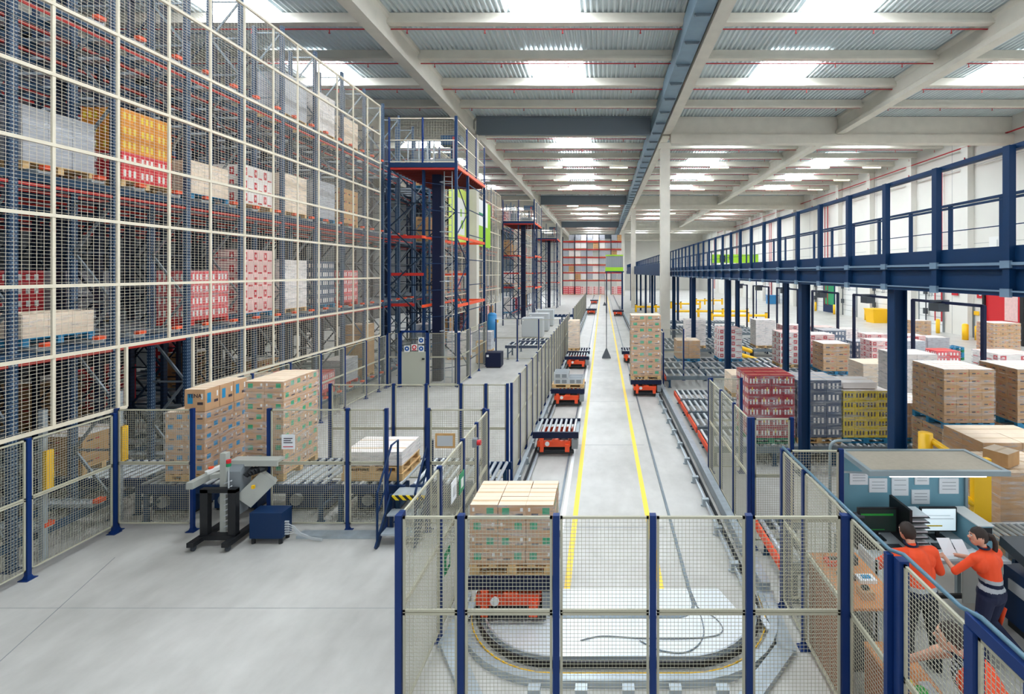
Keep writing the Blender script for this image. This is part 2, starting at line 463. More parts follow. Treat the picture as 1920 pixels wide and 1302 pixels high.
# wall sprinkler mains with drops
for (z, xx, lb) in ((14.7, 28.05, 'red water pipe along the top of the white side wall, upper one'), (13.62, 27.95, 'red water pipe along the white side wall, lower thick one'), (13.3, 27.9, 'thin red water pipe just under the thick one on the side wall')):
    mb = MB(); mb.cyl((xx, 20, z), (xx, 120, z), 0.08 if z == 13.62 else 0.055, 8)
    for k in range(14):
        yy = 31+k*6.9
        mb.cyl((xx, yy, z), (xx, yy, z+0.9 if z > 14 else z+0.25), 0.04, 6)
        if z == 13.62 and k % 3 == 1: mb.cyl((xx+0.3, yy+3, 0.9), (xx+0.3, yy+3, z), 0.06, 6)
        if z == 13.3 and k % 3 == 1: mb.cyl((xx+0.35, yy+3.8, 0.9), (xx+0.35, yy+3.8, z), 0.05, 6)
    tag(mb.build('water_pipe', 'pipe_red'), lb, 'pipe', 'red pipes on the side wall')
# ribbed steel duct beside the middle beam
t = thing('roof_duct', 'long grey blue ribbed sheet steel duct beside the middle roof beam', 'duct', (3.77, 60, 14.7))
MB().box(3.42, 4.12, -3, 140, 14.72, 15.5).build('duct_body', 'duct_blue', t)
MB().box(3.36, 3.42, -3, 140, 14.68, 15.55).build('side_rail', 'duct_blue', t)
rb = MB()
ribme = MB().use('galv_dark').add([(3.44,-0.02,14.72),(4.1,-0.02,14.72),(4.1,0.05,14.72),(3.44,0.05,14.72),(3.5,-0.02,14.6),(4.02,-0.02,14.62),(4.02,0.03,14.62),(3.5,0.03,14.6)],[(0,1,2,3),(7,6,5,4),(0,4,5,1),(1,5,6,2),(2,6,7,3),(3,7,4,0)]).mesh('rib')
for k in range(60): link(ribme, 'rib', t, (0, 18.4-4*2.25+2.25*k, 0))
# strip lamps
lm = MB().use('strip_lamp').box(-0.85, 0.85, -0.06, 0.06, -0.08, 0); LB = lm.mesh('lamp_tube')
hs = MB().use('white').box(-0.9, 0.9, -0.09, 0.09, 0.0, 0.08); HS = hs.mesh('housing')
rows = [(47.4, (-4.8, 1.55, 11.3, 21.0, 26.0)), (53.8, (-4.5, 1.9, 11.3, 20.9, 26.2)), (60.0, (-4.6, 1.8, 11.6, 20.8, 26.0)), (75, (-4.6, 1.8, 11.6, 20.8)), (84, (-4.6, 1.8, 11.6, 20.8))]
for ri, (y, xs) in enumerate(rows):
    for xi, xx in enumerate(xs):
        t = thing('strip_lamp', 'warm strip lamp under the roof, %s across in the %s row from the near end' % (ORD[xi], ORD[ri]), 'lamp', (xx, y, 15.15), 'strip lamps under the roof')
        link(LB, 'lamp_tube', t, (xx, y, 15.15)); link(HS, 'housing', t, (xx, y, 15.15))
        MB().cyl((xx-0.6,y,15.2),(xx-0.6,y,15.99),0.01,4).cyl((xx+0.6,y,15.2),(xx+0.6,y,15.99),0.01,4).build('hanger', 'galv', t)

# ------------------------------------------------------------------ wire mesh panels and fences
def wires(axis, c, a0, a1, z0, z1, pa, pz, t=0.0036):
    """a grid of wires in the plane axis=c, running a0..a1 by z0..z1"""
    mb = MB(); h = t/2
    def strip(lo0, lo1, zz0, zz1):
        if axis == 'x':
            vs = [(c-h,lo0,zz0),(c+h,lo0,zz0),(c+h,lo1,zz0),(c-h,lo1,zz0),(c-h,lo0,zz1),(c+h,lo0,zz1),(c+h,lo1,zz1),(c-h,lo1,zz1)]
        else:
            vs = [(lo0,c-h,zz0),(lo1,c-h,zz0),(lo1,c+h,zz0),(lo0,c+h,zz0),(lo0,c-h,zz1),(lo1,c-h,zz1),(lo1,c+h,zz1),(lo0,c+h,zz1)]
        return vs
    n = max(1, round((a1-a0)/pa))
    for i in range(1, n):
        a = a0 + (a1-a0)*i/n; mb.add(strip(a-h, a+h, z0, z1), [(0,1,5,4),(1,2,6,5),(2,3,7,6),(3,0,4,7)])
    n = max(1, round((z1-z0)/pz))
    for i in range(1, n):
        z = z0 + (z1-z0)*i/n
        mb.add(strip(a0, a1, z-h, z+h), [(0,3,2,1),(4,5,6,7),(0,1,5,4),(2,3,7,6)] if axis == 'y' else [(0,3,2,1),(4,5,6,7),(3,0,4,7),(1,2,6,5)])
    return mb
def fence(label, axis, c, ps, zt=2.35, zm=1.31, zb=0.14, pitch=0.0415, t=0.0036, pw=0.06, skip=(), postskip=(), base=True, panel2=True, post_m='fence_blue', wire_m='wire'):
    mid = (ps[0]+ps[-1])/2
    loc = (c, mid, 0) if axis == 'x' else (mid, c, 0)
    T = thing('mesh_fence', label, 'fence', loc, 'welded mesh safety fences')
    for i, a in enumerate(ps):
        if i in postskip: continue
        x, y = (c, a) if axis == 'x' else (a, c)
        mb = MB().cbox(x, y, 0.012, pw, pw, zt-0.012+0.02)
        if base: mb.cbox(x, y, 0, 0.16, 0.16, 0.012); mb.add([(x-.05,y-.05,.012),(x+.05,y-.05,.012),(x+.05,y+.05,.012),(x-.05,y+.05,.012),(x,y,.16)],[(0,1,4),(1,2,4),(2,3,4),(3,0,4)])
        mb.build('post', post_m, T)
    for i in range(len(ps)-1):
        if i in skip: continue
        a0, a1 = ps[i]+pw/2+0.008, ps[i+1]-pw/2-0.008
        fr = MB(); f = 0.026
        def bx(u0, u1, z0, z1):
            if axis == 'x': fr.box(c-0.012, c+0.012, u0, u1, z0, z1)
            else: fr.box(u0, u1, c-0.012, c+0.012, z0, z1)
        bx(a0, a1, zt-f, zt); bx(a0, a1, zb, zb+f); bx(a0, a0+f, zb, zt); bx(a1-f, a1, zb, zt)
        bx(a0, a1, zm-0.03, zm-0.004); bx(a0, a1, zm+0.004, zm+0.03)
        F = fr.build('mesh_panel', 'fence_frame', T)
        wires(axis, c, a0+f, a1-f, zb+f, zm-0.03, pitch, pitch, t).build('wire_mesh', wire_m, F)
        wires(axis, c, a0+f, a1-f, zm+0.03, zt-f, pitch, pitch, t).build('wire_mesh', wire_m, F)
    return T
def seq(a, b, n): return [a+(b-a)*i/n for i in range(n+1)]

fence('grey mesh safety fence with navy posts across the near end of the cart track', 'y', 5.33, [-2.21, -1.535, -0.504, 0.545, 1.587, 2.62], pw=0.07)
fence('mesh fence on the left of the near cart loop, with notices and a red button', 'x', -2.21, [5.40, 6.65, 7.75, 8.6, 9.42])
fence('mesh fence on the right of the near loop, beside the brown workbenches', 'x', 2.68, [4.6, 5.33, 6.52, 7.31], pw=0.06)
fence('mesh fence with blue top beam in the bottom right corner, ahead of the leaning worker', 'x', 2.74, [2.3, 3.1, 3.62, 4.5], pw=0.09)
fence('short mesh fence closing off the sloping desk side, joined to the rounded pipe frame', 'y', 7.31, [2.76, 3.55])
fence('mesh fence between the strapping machine and the boarded corner, left of the tall carton stack', 'y', 9.49, [-9.40, -7.93], postskip=())
fence('mesh fence in front of the conveyor with the white printed notice, behind the blue box', 'y', 9.49, [-6.45, -4.93, -4.18])
fence('narrow mesh fence right of the blue steps, with a framed notice', 'y', 9.49, [-3.37, -2.29])
fence('mesh fence in the near left corner under the tall beige cage', 'x', -9.36, [5.0, 6.49, 7.99, 9.40], zt=2.28)
fence('mesh fence behind the roller conveyor, bounding the empty floor', 'y', 11.6, [-6.44, -4.94, -4.17, -3.35, -2.76, -2.25])
fence('long mesh fence following the left track into the distance', 'x', -2.17, seq(11.68, 32.0, 18), pitch=0.05, t=0.0036)
fence('distant stretch of mesh fence beside the left track, past the first column', 'x', -2.17, seq(36, 64, 14), pitch=0.1, t=0.006)
fence('mesh fence running below the beige cage beside the dark opening', 'x', -9.36, [11.4, 13.1, 14.69, 16.28, 17.8, 19.4, 20.5, 21.2], pitch=0.05, zt=2.28)
fence('mesh fence left of the beige door at the lift tower foot', 'y', 21.36, [-9.35, -8.87])
fence('mesh fence right of the beige door at the lift tower foot', 'y', 21.36, [-7.58, -6.30])
fence('mesh fence along the side of the first lift tower foot', 'x', -6.28, [21.5, 23.2, 24.9, 26.6], pitch=0.06)
fence('mesh fence far behind the tower, in front of the blue pressure tank', 'y', 27.6, [-6.0+i*1.2 for i in range(4)], pitch=0.06)
fence('mesh fence on the right of the track beside the pallet lanes', 'x', 2.65, [8.9, 9.9, 11.0, 12.2], pitch=0.05)
fence('short cross fence nearer the red carton load', 'y', 8.9, [2.72, 3.43])
fence('short cross fence in front of the roller lanes', 'y', 12.25, [2.72, 3.46])
fence('mesh fence on the right of the track beyond the tall green-printed load', 'x', 2.66, [21.5, 22.9, 24.4, 26.0, 27.8], pitch=0.06)
fence('low mesh cross fence beside the white column base', 'y', 22.75, [2.75, 3.75])

# blue pipe clipped along the top of the right-hand fence
pts = [(2.68, 7.3, 2.4), (2.68, 5.3, 2.4), (2.69, 4.6, 2.4), (2.73, 4.45, 2.44), (2.74, 3.75, 2.44), (2.74, 3.55, 2.50), (2.74, 2.3, 2.50)]
tag(MB().tube(pts, 0.018, 8).build('air_pipe', 'hose_blue', smooth=True), 'blue grey pipe clipped along the top of the fence by the desks', 'pipe')
tag(MB().box(2.70, 2.79, 2.3, 3.66, 2.38, 2.47).build('rail_beam', 'fence_blue'), 'thick blue beam lying on the fence top in the bottom right corner', 'beam')
arc = [(3.62, 7.31, 0), (3.62, 7.31, 2.2)] + [(3.62+0.12*(1-cos(a)), 7.31, 2.2+0.12*sin(a)) for a in (0.4, 0.8, 1.2, 1.57)] + [(3.95, 7.31, 2.32)]
tag(MB().tube([(x, y+0.5, z) for x, y, z in arc], 0.025, 8).build('bent_pipe', 'canopy_frame', smooth=True), 'grey pipe with a rounded corner standing left of the desk canopy', 'pipe')

# ------------------------------------------------------------------ tall beige cage in front of the racks
def cage(label, y0, ny, zt=12.07, opening=None, pa=0.108, pz=0.0607, t=0.0042):
    T = thing('mesh_wall', label, 'mesh wall', (-9.47, y0, 2.33), 'tall mesh walls in front of the racks')
    c = -9.47; P = 1.13; y1 = y0+ny*P; zs = [2.33+1.217*k for k in range(9)]
    for k in range(ny+1):
        y = y0+k*P; z0 = 2.33
        if opening and opening[0] < y < opening[1]: z0 = 3.55
        MB().box(c-0.02, c+0.02, y-0.025, y+0.025, z0, zt).build('post', 'cage_beige', T)
    for i, z in enumerate(zs):
        mb = MB()
        segs = [(y0, y1)]
        if opening and i == 0: segs = [(y0, opening[0]), (opening[1], y1)]
        for a, b in segs: mb.box(c-0.03, c+0.03, a, b, z-0.03, z+0.03)
        mb.build('rail', 'cage_beige', T)
    for k in range(ny):
        a, b = y0+k*P, y0+(k+1)*P
        if opening and b > opening[0] and a < opening[1]:
            wires('x', c, a+0.03, b-0.03, 3.55, zt, pa, pz, t).build('wire_mesh', 'cage_beige', T)
            if a < opening[0]: wires('x', c, a+0.03, opening[0], 2.33, 3.55, pa, pz, t).build('wire_mesh', 'cage_beige', T)
            if b > opening[1]: wires('x', c, opening[1], b-0.03, 2.33, 3.55, pa, pz, t).build('wire_mesh', 'cage_beige', T)
        else:
            wires('x', c, a+0.03, b-0.03, 2.33, zt, pa, pz, t).build('wire_mesh', 'cage_beige', T)
    if opening:
        for y in opening[:2]: MB().box(c-0.025, c+0.025, y-0.022, y+0.022, 2.33, 3.55).build('jamb', 'cage_beige', T)
    # little grey fixing arms back to the rack
    mb = MB()
    for k in range(2, ny, 3): pass
    return T
cage('tall beige wire mesh wall closing off the near pallet racks', 8.455-1.13*4, 15, opening=(9.75, 11.34))
cage('tall beige wire mesh wall on the racks behind the first tower', 27.4, 16, pa=0.2, pz=0.12, t=0.008)
cage('tall beige wire mesh wall on the most distant left racks', 52.5, 14, pa=0.3, pz=0.2, t=0.012)

# ------------------------------------------------------------------ pallet racks on the left
def rack(label, Y0, nf, pitch, rows, H=12.6, levels=(0.35, 3.5, 6.6, 9.7), fine=True):
    T = thing('pallet_rack', label, 'pallet rack', (-9.9, Y0, 0), 'pallet racks along the left side')
    ys = [Y0+pitch*k for k in range(nf)]
    for ri, x in enumerate(rows):
        me = MB().use('upright' if ri < 2 else 'upright_shaded').cbox(0, 0, 0, 0.09, 0.12, H)
        me.box(-0.1, 0.1, -0.1, 0.1, 0, 0.012)
        me = me.mesh('upright')
        cnt = 0
        for y in ys:
            link(me, 'upright', T, (x, y, 0))
        for z in levels:
            MB().box(x-0.03, x+0.03, ys[0], ys[-1], z, z+0.13).build('beam', 'rack_grey_blue', T)
            if z > 1: MB().box(x-0.02, x+0.02, ys[0], ys[-1], z-0.1, z-0.045).build('guide_rail', 'rack_red', T)
    # zig-zag bracing between the two uprights of a frame
    for j in range(0, len(rows)-1, 2):
        x0, x1 = rows[j]-0.03, rows[j+1]+0.03
        mb = MB().use('rack_dark' if j else 'galv_dark')  # deeper frames take a darker colour, painting in the rack's inner shade
        z = 0.4; s = 0
        while z+1.0 < H:
            a, b = (x0, x1) if s % 2 == 0 else (x1, x0)
            mb.bar((a, 0, z), (b, 0, z+1.0), 0.035, 0.05); s += 1; z += 1.0
            mb.bar((x0, 0, z), (x1, 0, z), 0.03, 0.04)
        me = mb.mesh('brace')
        for y in ys: link(me, 'brace', T, (0, y, 0))
    # galvanised pallet rails running into the rack, with an orange stop at the front
    L = rows[-1]-rows[0]
    rme = MB().use('galv').box(rows[-1], rows[0]+0.1, -0.12, 0.12, 0.13, 0.17).box(rows[-1], rows[0]+0.1, -0.12, -0.1, 0.17, 0.2).box(rows[-1], rows[0]+0.1, 0.1, 0.12, 0.17, 0.2).mesh('pallet_rail')
    sme = MB().use('orange').box(-0.05, 0.06, -0.08, 0.08, 0.2, 0.27).mesh('end_stop')
    for k in range(nf-1):
        for z in levels:
            for off in (0.42, pitch-0.42):
                link(rme, 'pallet_rail', T, (0, ys[k]+off, z)); link(sme, 'end_stop', T, (rows[0]+0.14, ys[k]+off-0.02, z))
    return T
R1Y = 9.95-1.735*3
rack('blue pallet racking behind the near mesh wall', R1Y, 13, 1.735, [-9.9, -10.75, -12.0, -12.9, -14.6, -15.5, -17.2, -18.1, -20.2, -21.1])
rack('blue pallet racking between the first and second towers', 28.2, 11, 1.735, [-9.95, -10.8, -12.4, -13.3])
rack('blue pallet racking beyond the second tower', 53.2, 9, 1.9, [-9.95, -10.8])

# pallets
def pallet_mb(w_, d_, m):
    mb = MB().use(m)
    for k in range(5):
        x = -w_/2 + 0.05 + (w_-0.1)*k/4; mb.box(x-0.055, x+0.055, -d_/2, d_/2, 0.122, 0.144)
    for y in (-d_/2+0.05, 0, d_/2-0.05): 
        mb.box(-w_/2, w_/2, y-0.05, y+0.05, 0.1, 0.122); mb.box(-w_/2, w_/2, y-0.05, y+0.05, 0, 0.022)
        for x in (-w_/2+0.07, 0, w_/2-0.07): mb.box(x-0.07, x+0.07, y-0.05, y+0.05, 0.022, 0.1)
    return mb
_pm = {}
def pallet_mesh(w_, d_, m):
    k = (round(w_,2), round(d_,2), m)
    if k not in _pm: _pm[k] = pallet_mb(w_, d_, m).mesh('pallet')
    return _pm[k]
STY = {  # body, side patch, top
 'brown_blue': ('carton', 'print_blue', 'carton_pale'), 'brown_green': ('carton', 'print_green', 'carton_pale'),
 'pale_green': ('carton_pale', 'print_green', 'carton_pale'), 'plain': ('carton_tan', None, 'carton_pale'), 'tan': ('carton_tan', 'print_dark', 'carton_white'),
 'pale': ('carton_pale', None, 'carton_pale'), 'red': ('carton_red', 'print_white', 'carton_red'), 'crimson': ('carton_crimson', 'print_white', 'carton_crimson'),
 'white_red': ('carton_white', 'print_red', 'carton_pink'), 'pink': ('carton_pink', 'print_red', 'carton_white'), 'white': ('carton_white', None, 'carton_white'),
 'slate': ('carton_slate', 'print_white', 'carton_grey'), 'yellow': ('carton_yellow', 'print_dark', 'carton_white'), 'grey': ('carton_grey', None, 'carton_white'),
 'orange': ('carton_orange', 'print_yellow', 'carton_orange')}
_cm = {}
def carton_mesh(dx, dy, dz, st, var=0):
    k = (round(dx,3), round(dy,3), round(dz,3), st, var)
    if k in _cm: return _cm[k]
    body, pr, top = STY[st]; g = 0.004
    mb = MB().use(body); x, y = dx/2-g, dy/2-g; z = dz-g
    mb.box(-x, x, -y, y, 0, z)
    e = 0.0015
    if dz > 0.12:
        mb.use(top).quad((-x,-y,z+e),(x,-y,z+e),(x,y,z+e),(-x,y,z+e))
        mb.use('tape').quad((-x,-0.025,z+2*e),(x,-0.025,z+2*e),(x,0.025,z+2*e),(-x,0.025,z+2*e))
    if pr:
        mb.use(pr); w_ = 0.16 if st in ('red','slate','yellow','crimson') else 0.26
        def patch(u0, u1, z0, z1):
            for s in (-1, 1):
                mb.quad((s*u0*2*x if 0 else u0*2*x, s*(y+e), z0*dz), (u1*2*x, s*(y+e), z0*dz), (u1*2*x, s*(y+e), z1*dz), (u0*2*x, s*(y+e), z1*dz))
                mb.quad((s*(x+e), u0*2*y, z0*dz), (s*(x+e), u1*2*y, z0*dz), (s*(x+e), u1*2*y, z1*dz), (s*(x+e), u0*2*y, z1*dz))
        if st in ('red', 'slate', 'yellow', 'crimson', 'orange'):
            for q in range(3): patch(-0.38+0.28*q, -0.24+0.28*q, 0.25, 0.72)
            mb.use('print_yellow' if st == 'red' else body); patch(-0.2+0.3*var, -0.12+0.3*var, 0.5, 0.9)
        elif st in ('white_red', 'pink'):
            patch(-0.42, -0.12, 0.2, 0.8); patch(0.0, 0.42, 0.1, 0.22); mb.use('print_white'); patch(-0.33, -0.2, 0.4, 0.62)
        elif st == 'tan':
            patch(-0.3, 0.0, 0.35, 0.5); mb.use('print_red'); patch(0.1, 0.3, 0.4, 0.5)
        else:
            o_ = -0.36 if var == 0 else 0.1
            patch(o_, o_+w_, 0.35, 0.8); mb.use('print_dark'); patch(-0.3 if var else 0.12, -0.05 if var else 0.4, 0.3, 0.42)
            mb.use('print_white'); patch(0.3 if var == 0 else -0.42, 0.4 if var == 0 else -0.34, 0.55, 0.8)
    _cm[k] = mb.mesh('carton'); return _cm[k]
def load(label, cx, cy, z, wx, wy, layers, dz, nx, ny, st, pal='pallet_wood', film=True, rot=0, group=None, top=None, solid=False, st2=None, split=0):
    """a pallet with its cartons; layers of nx by ny cartons, dz high"""
    T = thing('pallet_load', label, 'pallet load', (cx, cy, z), group)
    link(pallet_mesh(wx, wy, pal), 'pallet', T, (cx, cy, z))
    z0 = z+0.146
    if solid:
        body, pr, tp = STY[st]
        h = layers*dz
        mb = MB().use(body).box(cx-wx/2+.02, cx+wx/2-.02, cy-wy/2+.02, cy+wy/2-.02, z0, z0+h)
        mb.build('goods', None, T)
        return T
    for k in range(layers):
        s_ = st2 if (st2 and k >= split) else st
        fl = k % 2
        for i in range(nx):
            for j in range(ny):
                if 0 < i < nx-1 and 0 < j < ny-1 and k < layers-1: continue
                dx, dy = wx/nx, wy/ny
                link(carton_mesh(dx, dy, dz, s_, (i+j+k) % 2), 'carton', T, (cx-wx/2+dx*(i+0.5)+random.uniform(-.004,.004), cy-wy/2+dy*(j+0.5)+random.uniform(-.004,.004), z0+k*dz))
    if film:
        hz = layers*dz+0.01
        f = MB(); e = 0.012; a, b = wx/2+e, wy/2+e
        n = 6
        ring = [(-a,-b),(a,-b),(a,b),(-a,b)]
        lv = [0.02+(hz-0.02)*q/5 for q in range(6)]
        vs = []
        for q, zz in enumerate(lv):
            s = 1.0 + (0.006 if q % 2 else 0)
            vs += [(cx+px_*s, cy+py_*s, z+0.1+zz+0.04) for px_, py_ in ring]
        fs = [(q*4+r, q*4+(r+1)%4, q*4+4+(r+1)%4, q*4+4+r) for q in range(5) for r in range(4)]
        f.add(vs, fs).build('stretch_film', 'stretch_film', T)
    if rot: T.rotation_euler = (0,0,rot)
    return T

# loads standing in the near rack, one to a bay
LV = {'ground': 0.56, 'lowest raised': 3.71, 'middle': 6.81, 'top': 9.91}
def bay(k): return 9.95+1.735*(k+0.5)     # bay 0 lies behind the dark opening
rl = [ # level, bay, style, layers, dz, pallet, words
 ('lowest raised', -1, 'pale', 1, .42, 'pallet_blue', 'low pale wrapped sacks'),
 ('lowest raised', 1, 'crimson', 4, .30, 'pallet_red', 'red cartons under crinkled film'),
 ('lowest raised', 2, 'pink', 5, .36, 'pallet_blue', 'tall white and pink cartons'),
 ('lowest raised', 3, 'white', 5, .31, 'pallet_wood', 'plain white cartons'),
 ('lowest raised', 4, 'slate', 5, .31, 'pallet_blue', 'grey blue printed cartons'),
 ('lowest raised', 5, 'crimson', 4, .31, 'pallet_red', 'red and white cartons'),
 ('middle', -2, 'grey', 4, .3, 'pallet_blue', 'light grey wrapped goods'),
 ('middle', -1, 'grey', 3, .32, 'pallet_wood', 'grey film wrapped cartons'),
 ('middle', 0, 'orange', 5, .3, 'pallet_wood', 'yellow and red cartons'),
 ('middle', 1, 'pale', 2, .4, 'pallet_blue', 'cream sacks'),
 ('middle', 2, 'white_red', 3, .36, 'pallet_wood', 'white cartons with red discs'),
 ('middle', 3, 'pale', 4, .3, 'pallet_wood', 'tan wrapped cartons'),
 ('middle', 4, 'grey', 4, .33, 'pallet_blue', 'grey film wrapped goods'),
 ('middle', 5, 'tan', 4, .33, 'pallet_wood', 'brown cartons'),
 ('top', 3, 'grey', 4, .32, 'pallet_wood', 'pale blue film wrapped goods'),
 ('top', 4, 'white', 4, .34, 'pallet_wood', 'white film wrapped goods'),
 ('top', 5, 'pale', 2, .5, 'pallet_wood', 'brown cartons with a white notice'),
 ('ground', 2, 'pale', 4, .32, 'pallet_wood', 'pale brown cartons'),
 ('ground', 3, 'crimson', 3, .34, 'pallet_red', 'red and white striped cartons'),
 ('ground', 4, 'crimson', 2, .34, 'pallet_red', 'red cartons'),
 ('ground', 5, 'grey', 3, .3, 'pallet_red', 'blue grey wrapped goods'),
]
NB = {-3:'three bays before the opening', -2:'two bays before the opening', -1:'one bay before the opening', 0:'above the opening', 1:'one bay past the opening', 2:'two bays past the opening', 3:'three bays past the opening', 4:'four bays past the opening', 5:'nearest the tower'}
for lv, k, st, nl, dz, pal, wd in rl:
    load('%s on the %s rack level, %s' % (wd, lv, NB[k]), -10.45, bay(k), LV[lv]-0.01, 0.85, 1.2, nl, dz, 2, 3, st, pal, film=(st in ('grey','crimson','white','pale')), group='pallet loads in the near racking', st2=('crimson' if st == 'orange' else None), split=9) if st != 'orange' else load('%s on the %s rack level, %s' % (wd, lv, NB[k]), -10.45, bay(k), LV[lv]-0.01, 0.85, 1.2, nl, dz, 2, 3, 'crimson', pal, film=False, group='pallet loads in the near racking', st2='orange', split=2)
# deeper rows, seen through the bars
deep = [(-13.5, -2, 'crimson', 'lowest raised'), (-13.5, -1, 'grey', 'lowest raised'), (-13.5, 0, 'crimson', 'lowest raised'), (-13.5, 1, 'grey', 'lowest raised'), (-12.5, 4, 'tan', 'ground'),
        (-13.5, -2, 'grey', 'middle'), (-13.5, 3, 'grey', 'middle'), (-13.5, -1, 'crimson', 'ground'), (-16.2, -1, 'tan', 'lowest raised'), (-16.2, 1, 'crimson', 'middle'), (-13.5, 4, 'tan', 'lowest raised')]
for kk in range(-2, 8):  # extra loads added to darken the depth of the racks
    for lv_ in ('ground', 'lowest raised', 'middle'):
        if random.random() < 0.75 and (kk, lv_) not in ((0, 'ground'), (-1, 'lowest raised'), (1, 'middle')):
            deep.append((random.choice((-18.6, -16.3)), kk, random.choice(('crimson','grey','tan')), lv_))
NB[6] = 'behind the first tower'; NB[7] = 'far behind the first tower'; seen_ = set(); deep = [d_ for d_ in deep if not ((d_[0], d_[1], d_[3]) in seen_ or seen_.add((d_[0], d_[1], d_[3])))]
for i, (x, k, st, lv) in enumerate(deep):
    load('%s load deep in near racking, %s level, %s' % ({'crimson':'dark red','grey':'grey','tan':'brown'}[st] + (' rearmost' if x < -18 else ' inner' if x < -16.25 else ''), lv, NB[k]), x, bay(k), LV[lv]-0.01, 1.0, 1.2, 4, 0.3, 1, 2, st, 'pallet_wood', film=False, group='loads deep in the near racking')
load('tall tan carton stack on the floor level in the last bay before the tower', -10.4, 20.95, 0.55, 0.85, 1.0, 7, 0.3, 2, 2, 'plain', 'pallet_wood', film=False)
# far racks
sts = ['grey', 'pink', 'tan', 'crimson', 'white', 'plain', 'slate']
for ti, (y0, pit, nb, wd) in enumerate(((28.2, 1.735, 10, 'between the towers'), (53.2, 1.9, 8, 'beyond the second tower'))):
    for li, z in enumerate((0.56, 3.71, 6.81, 9.91)):
        for k in range(nb):
            if random.random() < 0.2: continue
            st = random.choice(sts)
            load('%s load, %s level, racking %s, %s bay' % ({'grey':'grey wrapped','pink':'pink and white','tan':'brown','crimson':'red','white':'white','plain':'light brown','slate':'grey blue'}[st], ('floor','lowest raised','middle','top')[li], wd, ORD[k]),
                 -10.5, y0+pit*(k+0.5), z-0.01, 0.85, 1.2, random.choice((3,4,5)), 0.32, 1, 2 if ti == 0 else 1, st, random.choice(('pallet_wood','pallet_blue')), film=False, group='loads in the far left racking')

# far end rack across the hall
T = thing('pallet_rack', 'wide pallet rack with red beams across the far end of the aisle', 'pallet rack', (-2, 110, 0))
ume = MB().use('rack_dark').cbox(0,0,0,0.14,0.14,13.0).mesh('upright')
xs = seq(-9.0, 4.6, 5)
for x in xs:
    link(ume, 'upright', T, (x, 110, 0)); link(ume, 'upright', T, (x, 111.2, 0))
for z in (3.0, 4.75, 6.5, 8.2, 10.0, 11.75):
    MB().box(-9.0, 4.6, 109.95, 110.05, z, z+0.28).build('beam', 'rack_red', T)
    MB().box(-9.0, 4.6, 111.15, 111.25, z, z+0.2).build('beam', 'rack_red', T)
n = 0
for li, z in enumerate((0.0, 3.28, 5.03, 6.78, 8.48, 10.28, 12.03)):
    for i in range(5):
        for j in range(2):
            x = xs[i]+0.72+1.3*j
            if random.random() < 0.06: continue
            st = random.choice(['grey','grey','white','grey','white','tan']) if li != 0 else random.choice(['crimson','pink'])
            nl = 4 if li == 0 else 3
            load('%s load on tier %s of the far end rack, %s from left' % ({'grey':'grey','pink':'pink','tan':'brown','crimson':'red','white':'white','plain':'light brown'}[st], ORD[li], ORD[i*2+j]), x, 110.6, z, 1.2, 1.0, nl, 0.42, 1, 1, st, 'pallet_wood', film=False, group='loads in the far end rack')

